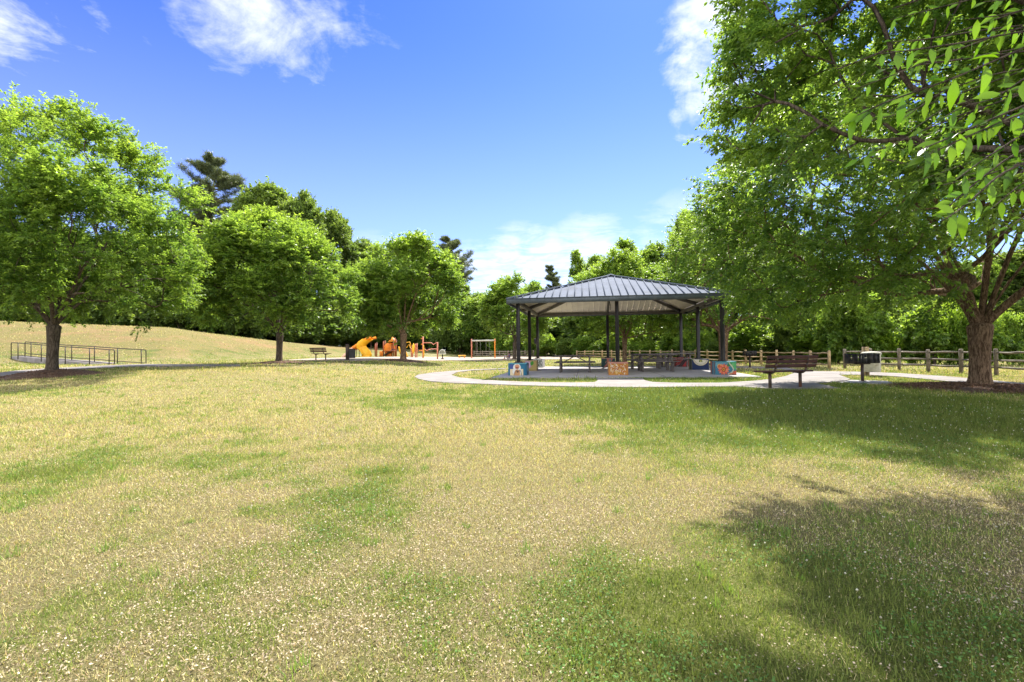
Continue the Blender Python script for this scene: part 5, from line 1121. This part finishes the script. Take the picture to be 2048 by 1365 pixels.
m = MB(); m.tube([PP(841, 677) - o0, PP(846, 678) - o0], .05, 6); m.tube([PP(838, 702) - o0, PP(841, 701) - o0, PP(846, 702.5) - o0], .05, 6); m.tube([PP(842, 689) - o0, PP(846, 688.5) - o0], .05, 6); m.build('foot_peg', orange, fr)
fin([(846.5, 690), (848, 692), (848.5, 706), (847.5, 716), (846.5, 716)], yellow, fr, o0, PD - .12)
# dome spinner
o0 = base(885); sp = empty('dome_spinner', tuple(o0), 0, 'small pale wire dome toy on a dark foot', 'dome toy', PGp); m = MB(); c_ = PP(884.5, 708) - o0
for k in range(5):
    a = k * math.pi / 5; m.tube([c_ + np.array([math.cos(a) * .36 * math.cos(t_), math.sin(a) * .36 * math.cos(t_), .46 * math.sin(t_)]) for t_ in np.linspace(-.1, math.pi + .1, 12)], .02, 6)
m.build('wire_dome', palegrey, sp); m = MB(); m.lathe([(.40, 0), (.42, .03), (.40, .06), (.02, .06)], tuple(c_ - [0, 0, .06]), 18); m.build('ring_seat', palegrey, sp)
m = MB(); m.lathe([(.20, 0), (.16, .06), (.06, .1), (.06, c_[2] - .06)], (0, 0, 0), 12); m.build('foot', railm, sp)
# yellow low bench
g_ = gnd(924, 717); o0 = np.array([*g_, tz(*g_) + .06]); yb = empty('low_bench', tuple(o0), 0, 'low yellow plastic bench between the dome toy and the swing frame', 'bench', PGp)
m = MB(); m.box((0, 0, .27), (.92, .34, .16)); m.build('seat', yellow, yb)
for s_ in (-1, 1): m = MB(); m.box((s_ * .33, 0, .09), (.12, .28, .19)); m.build('leg', orange, yb)
# swing frame
DS = 60; a = at_depth(943.5, 717, DS); b_ = at_depth(990, 717, DS); o0 = np.array([(a.x + b_.x) / 2, DS, tz((a.x + b_.x) / 2, DS)]); sw = empty('swing_frame', tuple(o0), 0, 'orange posted swing frame with pale grey top beam', 'swing frame', PGp); hw = (b_.x - a.x) / 2
for s_ in (-1, 1): m = MB(); m.tube([(s_ * hw, 0, -.1), (s_ * hw, 0, 2.42)], .075, 10); m.lathe([(.08, 0), (.05, .04), (.01, .05)], (s_ * hw, 0, 2.42), 10); m.build('post', salmon if s_ < 0 else orange, sw)
m = MB(); m.tube([(-hw, 0, 2.25), (hw, 0, 2.25)], .085, 12); m.build('top_beam', palegrey, sw)
for x_ in (-.55, .55):
    m = MB()
    for e in (-.2, .2): m.tube([(x_ + e, 0, 2.2), (x_ + e, 0, .5)], .008, 4)
    m.build('swing_chain', palegrey, sw); m = MB(); m.box((x_, 0, .48), (.44, .16, .03)); m.build('swing_seat', railm, sw)
# seated person under the tree
g_ = gnd(1018, 720.5); pz = tz(*g_); per = empty('person', (*g_, pz), 0, 'person with dark hair in purple top sitting on the ground against a tree', 'person')
def skinned(name, V, E_, Rr, mat, parent, root=0, sub=1):
    me = bpy.data.meshes.new(name); me.from_pydata(V, E_, []); o = link(name, me, parent); sk = o.modifiers.new('s', 'SKIN'); sk.use_smooth_shade = True
    for i_, r_ in enumerate(Rr): me.skin_vertices[0].data[i_].radius = (r_, r_) if not hasattr(r_, '__len__') else r_
    me.skin_vertices[0].data[root].use_root = True; o.modifiers.new('u', 'SUBSURF').levels = sub; o.modifiers['u'].render_levels = sub; me.materials.append(mat); return o
skin_m = pmat('skin', (.28, .15, .09), .6, .1, 10, .05, 60); cloth_m = pmat('purple_top', (.10, .06, .14), .85, .3, 14, .3, 60); short_m = pmat('pale_trousers', (.34, .30, .30), .85, .2, 14, .3, 60); hair_m = pmat('dark_hair', (.012, .009, .008), .6, .3, 30, .4, 80); shoe_m = pmat('shoes', (.08, .07, .07), .6, .2, 20, .1, 60)
# sits facing left (-x), torso leaning back on the trunk (+x side), knees drawn up; body = skin surface, clothes over it
V = [(0, 0, .14), (.02, 0, .30), (.05, 0, .46), (.05, 0, .56), (.04, 0, .63), (.02, 0, .70), (.0, 0, .80),
     (.05, -.18, .53), (-.08, -.25, .33), (-.28, -.20, .38), (-.36, -.17, .42),
     (.05, .18, .53), (-.10, .25, .36), (-.30, .18, .42), (-.38, .15, .45),
     (-.02, -.10, .13), (-.40, -.13, .46), (-.48, -.13, .08), (-.62, -.13, .04), (-.02, .10, .13), (-.36, .14, .50), (-.56, .16, .08), (-.70, .16, .04)]
E_ = [(0, 1), (1, 2), (2, 3), (3, 4), (4, 5), (5, 6), (3, 7), (7, 8), (8, 9), (9, 10), (3, 11), (11, 12), (12, 13), (13, 14), (0, 15), (15, 16), (16, 17), (17, 18), (0, 19), (19, 20), (20, 21), (21, 22)]
Rr = [.13, .12, .13, .10, .05, .075, .085, .055, .042, .032, .03, .055, .042, .032, .03, .085, .06, .042, .035, .085, .06, .042, .035]
skinned('body', V, E_, Rr, skin_m, per, 0, 2)
skinned('top', [V[0], V[1], V[2], V[3], V[7], (-.03, -.235, .41), V[11], (-.04, .235, .43)], [(0, 1), (1, 2), (2, 3), (3, 4), (4, 5), (3, 6), (6, 7)], [.15, .14, .15, .11, .068, .056, .068, .056], cloth_m, per, 0, 2)
skinned('trousers', [V[0], V[15], V[16], (-.46, -.13, .17), V[19], V[20], (-.53, .155, .17)], [(0, 1), (1, 2), (2, 3), (0, 4), (4, 5), (5, 6)], [.155, .105, .078, .058, .105, .078, .058], short_m, per, 0, 2)
m = MB()
V_, F_ = [], []
for i_ in range(9):
    for j in range(14):
        th = math.pi * i_ / 8; ph = 2 * math.pi * j / 14; x_, y_, z_ = math.sin(th) * math.cos(ph), math.sin(th) * math.sin(ph), math.cos(th); k = 1.0 if z_ > -.2 else .92
        V_.append((.03 + x_ * .105 + (.015 if x_ > 0 else -.0), y_ * .10 * k, .765 + z_ * (.125 if x_ > .1 or z_ > 0 else .07) - (.04 if x_ > .4 else 0)))
m.add(V_, [[i_ * 14 + j, i_ * 14 + (j + 1) % 14, (i_ + 1) * 14 + (j + 1) % 14, (i_ + 1) * 14 + j] for i_ in range(8) for j in range(14)]); m.build('hair', hair_m, per, True)
m = MB(); m.tube([(-.08, 0, .745), (-.105, 0, .74)], [.018, .008], 6); m.build('nose', skin_m, per)
for s_, q in ((-1, V[18]), (1, V[22])): m = MB(); m.box((q[0] - .0, q[1], .045), (.24, .09, .08), bev=.03); m.build('shoe', shoe_m, per)
for q in (V[10], V[14]):
    m = MB(); d_ = np.array([-.7, 0, -.3]); q = np.array(q); m.box(tuple(q + [-.035, 0, 0]), (.075, .07, .03), bev=.012)
    for k in range(4): m.tube([q + [-.065, -.027 + .018 * k, 0], q + [-.10, -.028 + .019 * k, -.005], q + [-.125 + abs(k - 1.5) * .008, -.028 + .019 * k, -.03]], [.009, .008, .006], 6)
    m.tube([q + [-.03, .035, 0], q + [-.06, .055, -.005], q + [-.085, .055, -.02]], [.010, .009, .007], 6); m.build('hand', skin_m, per)
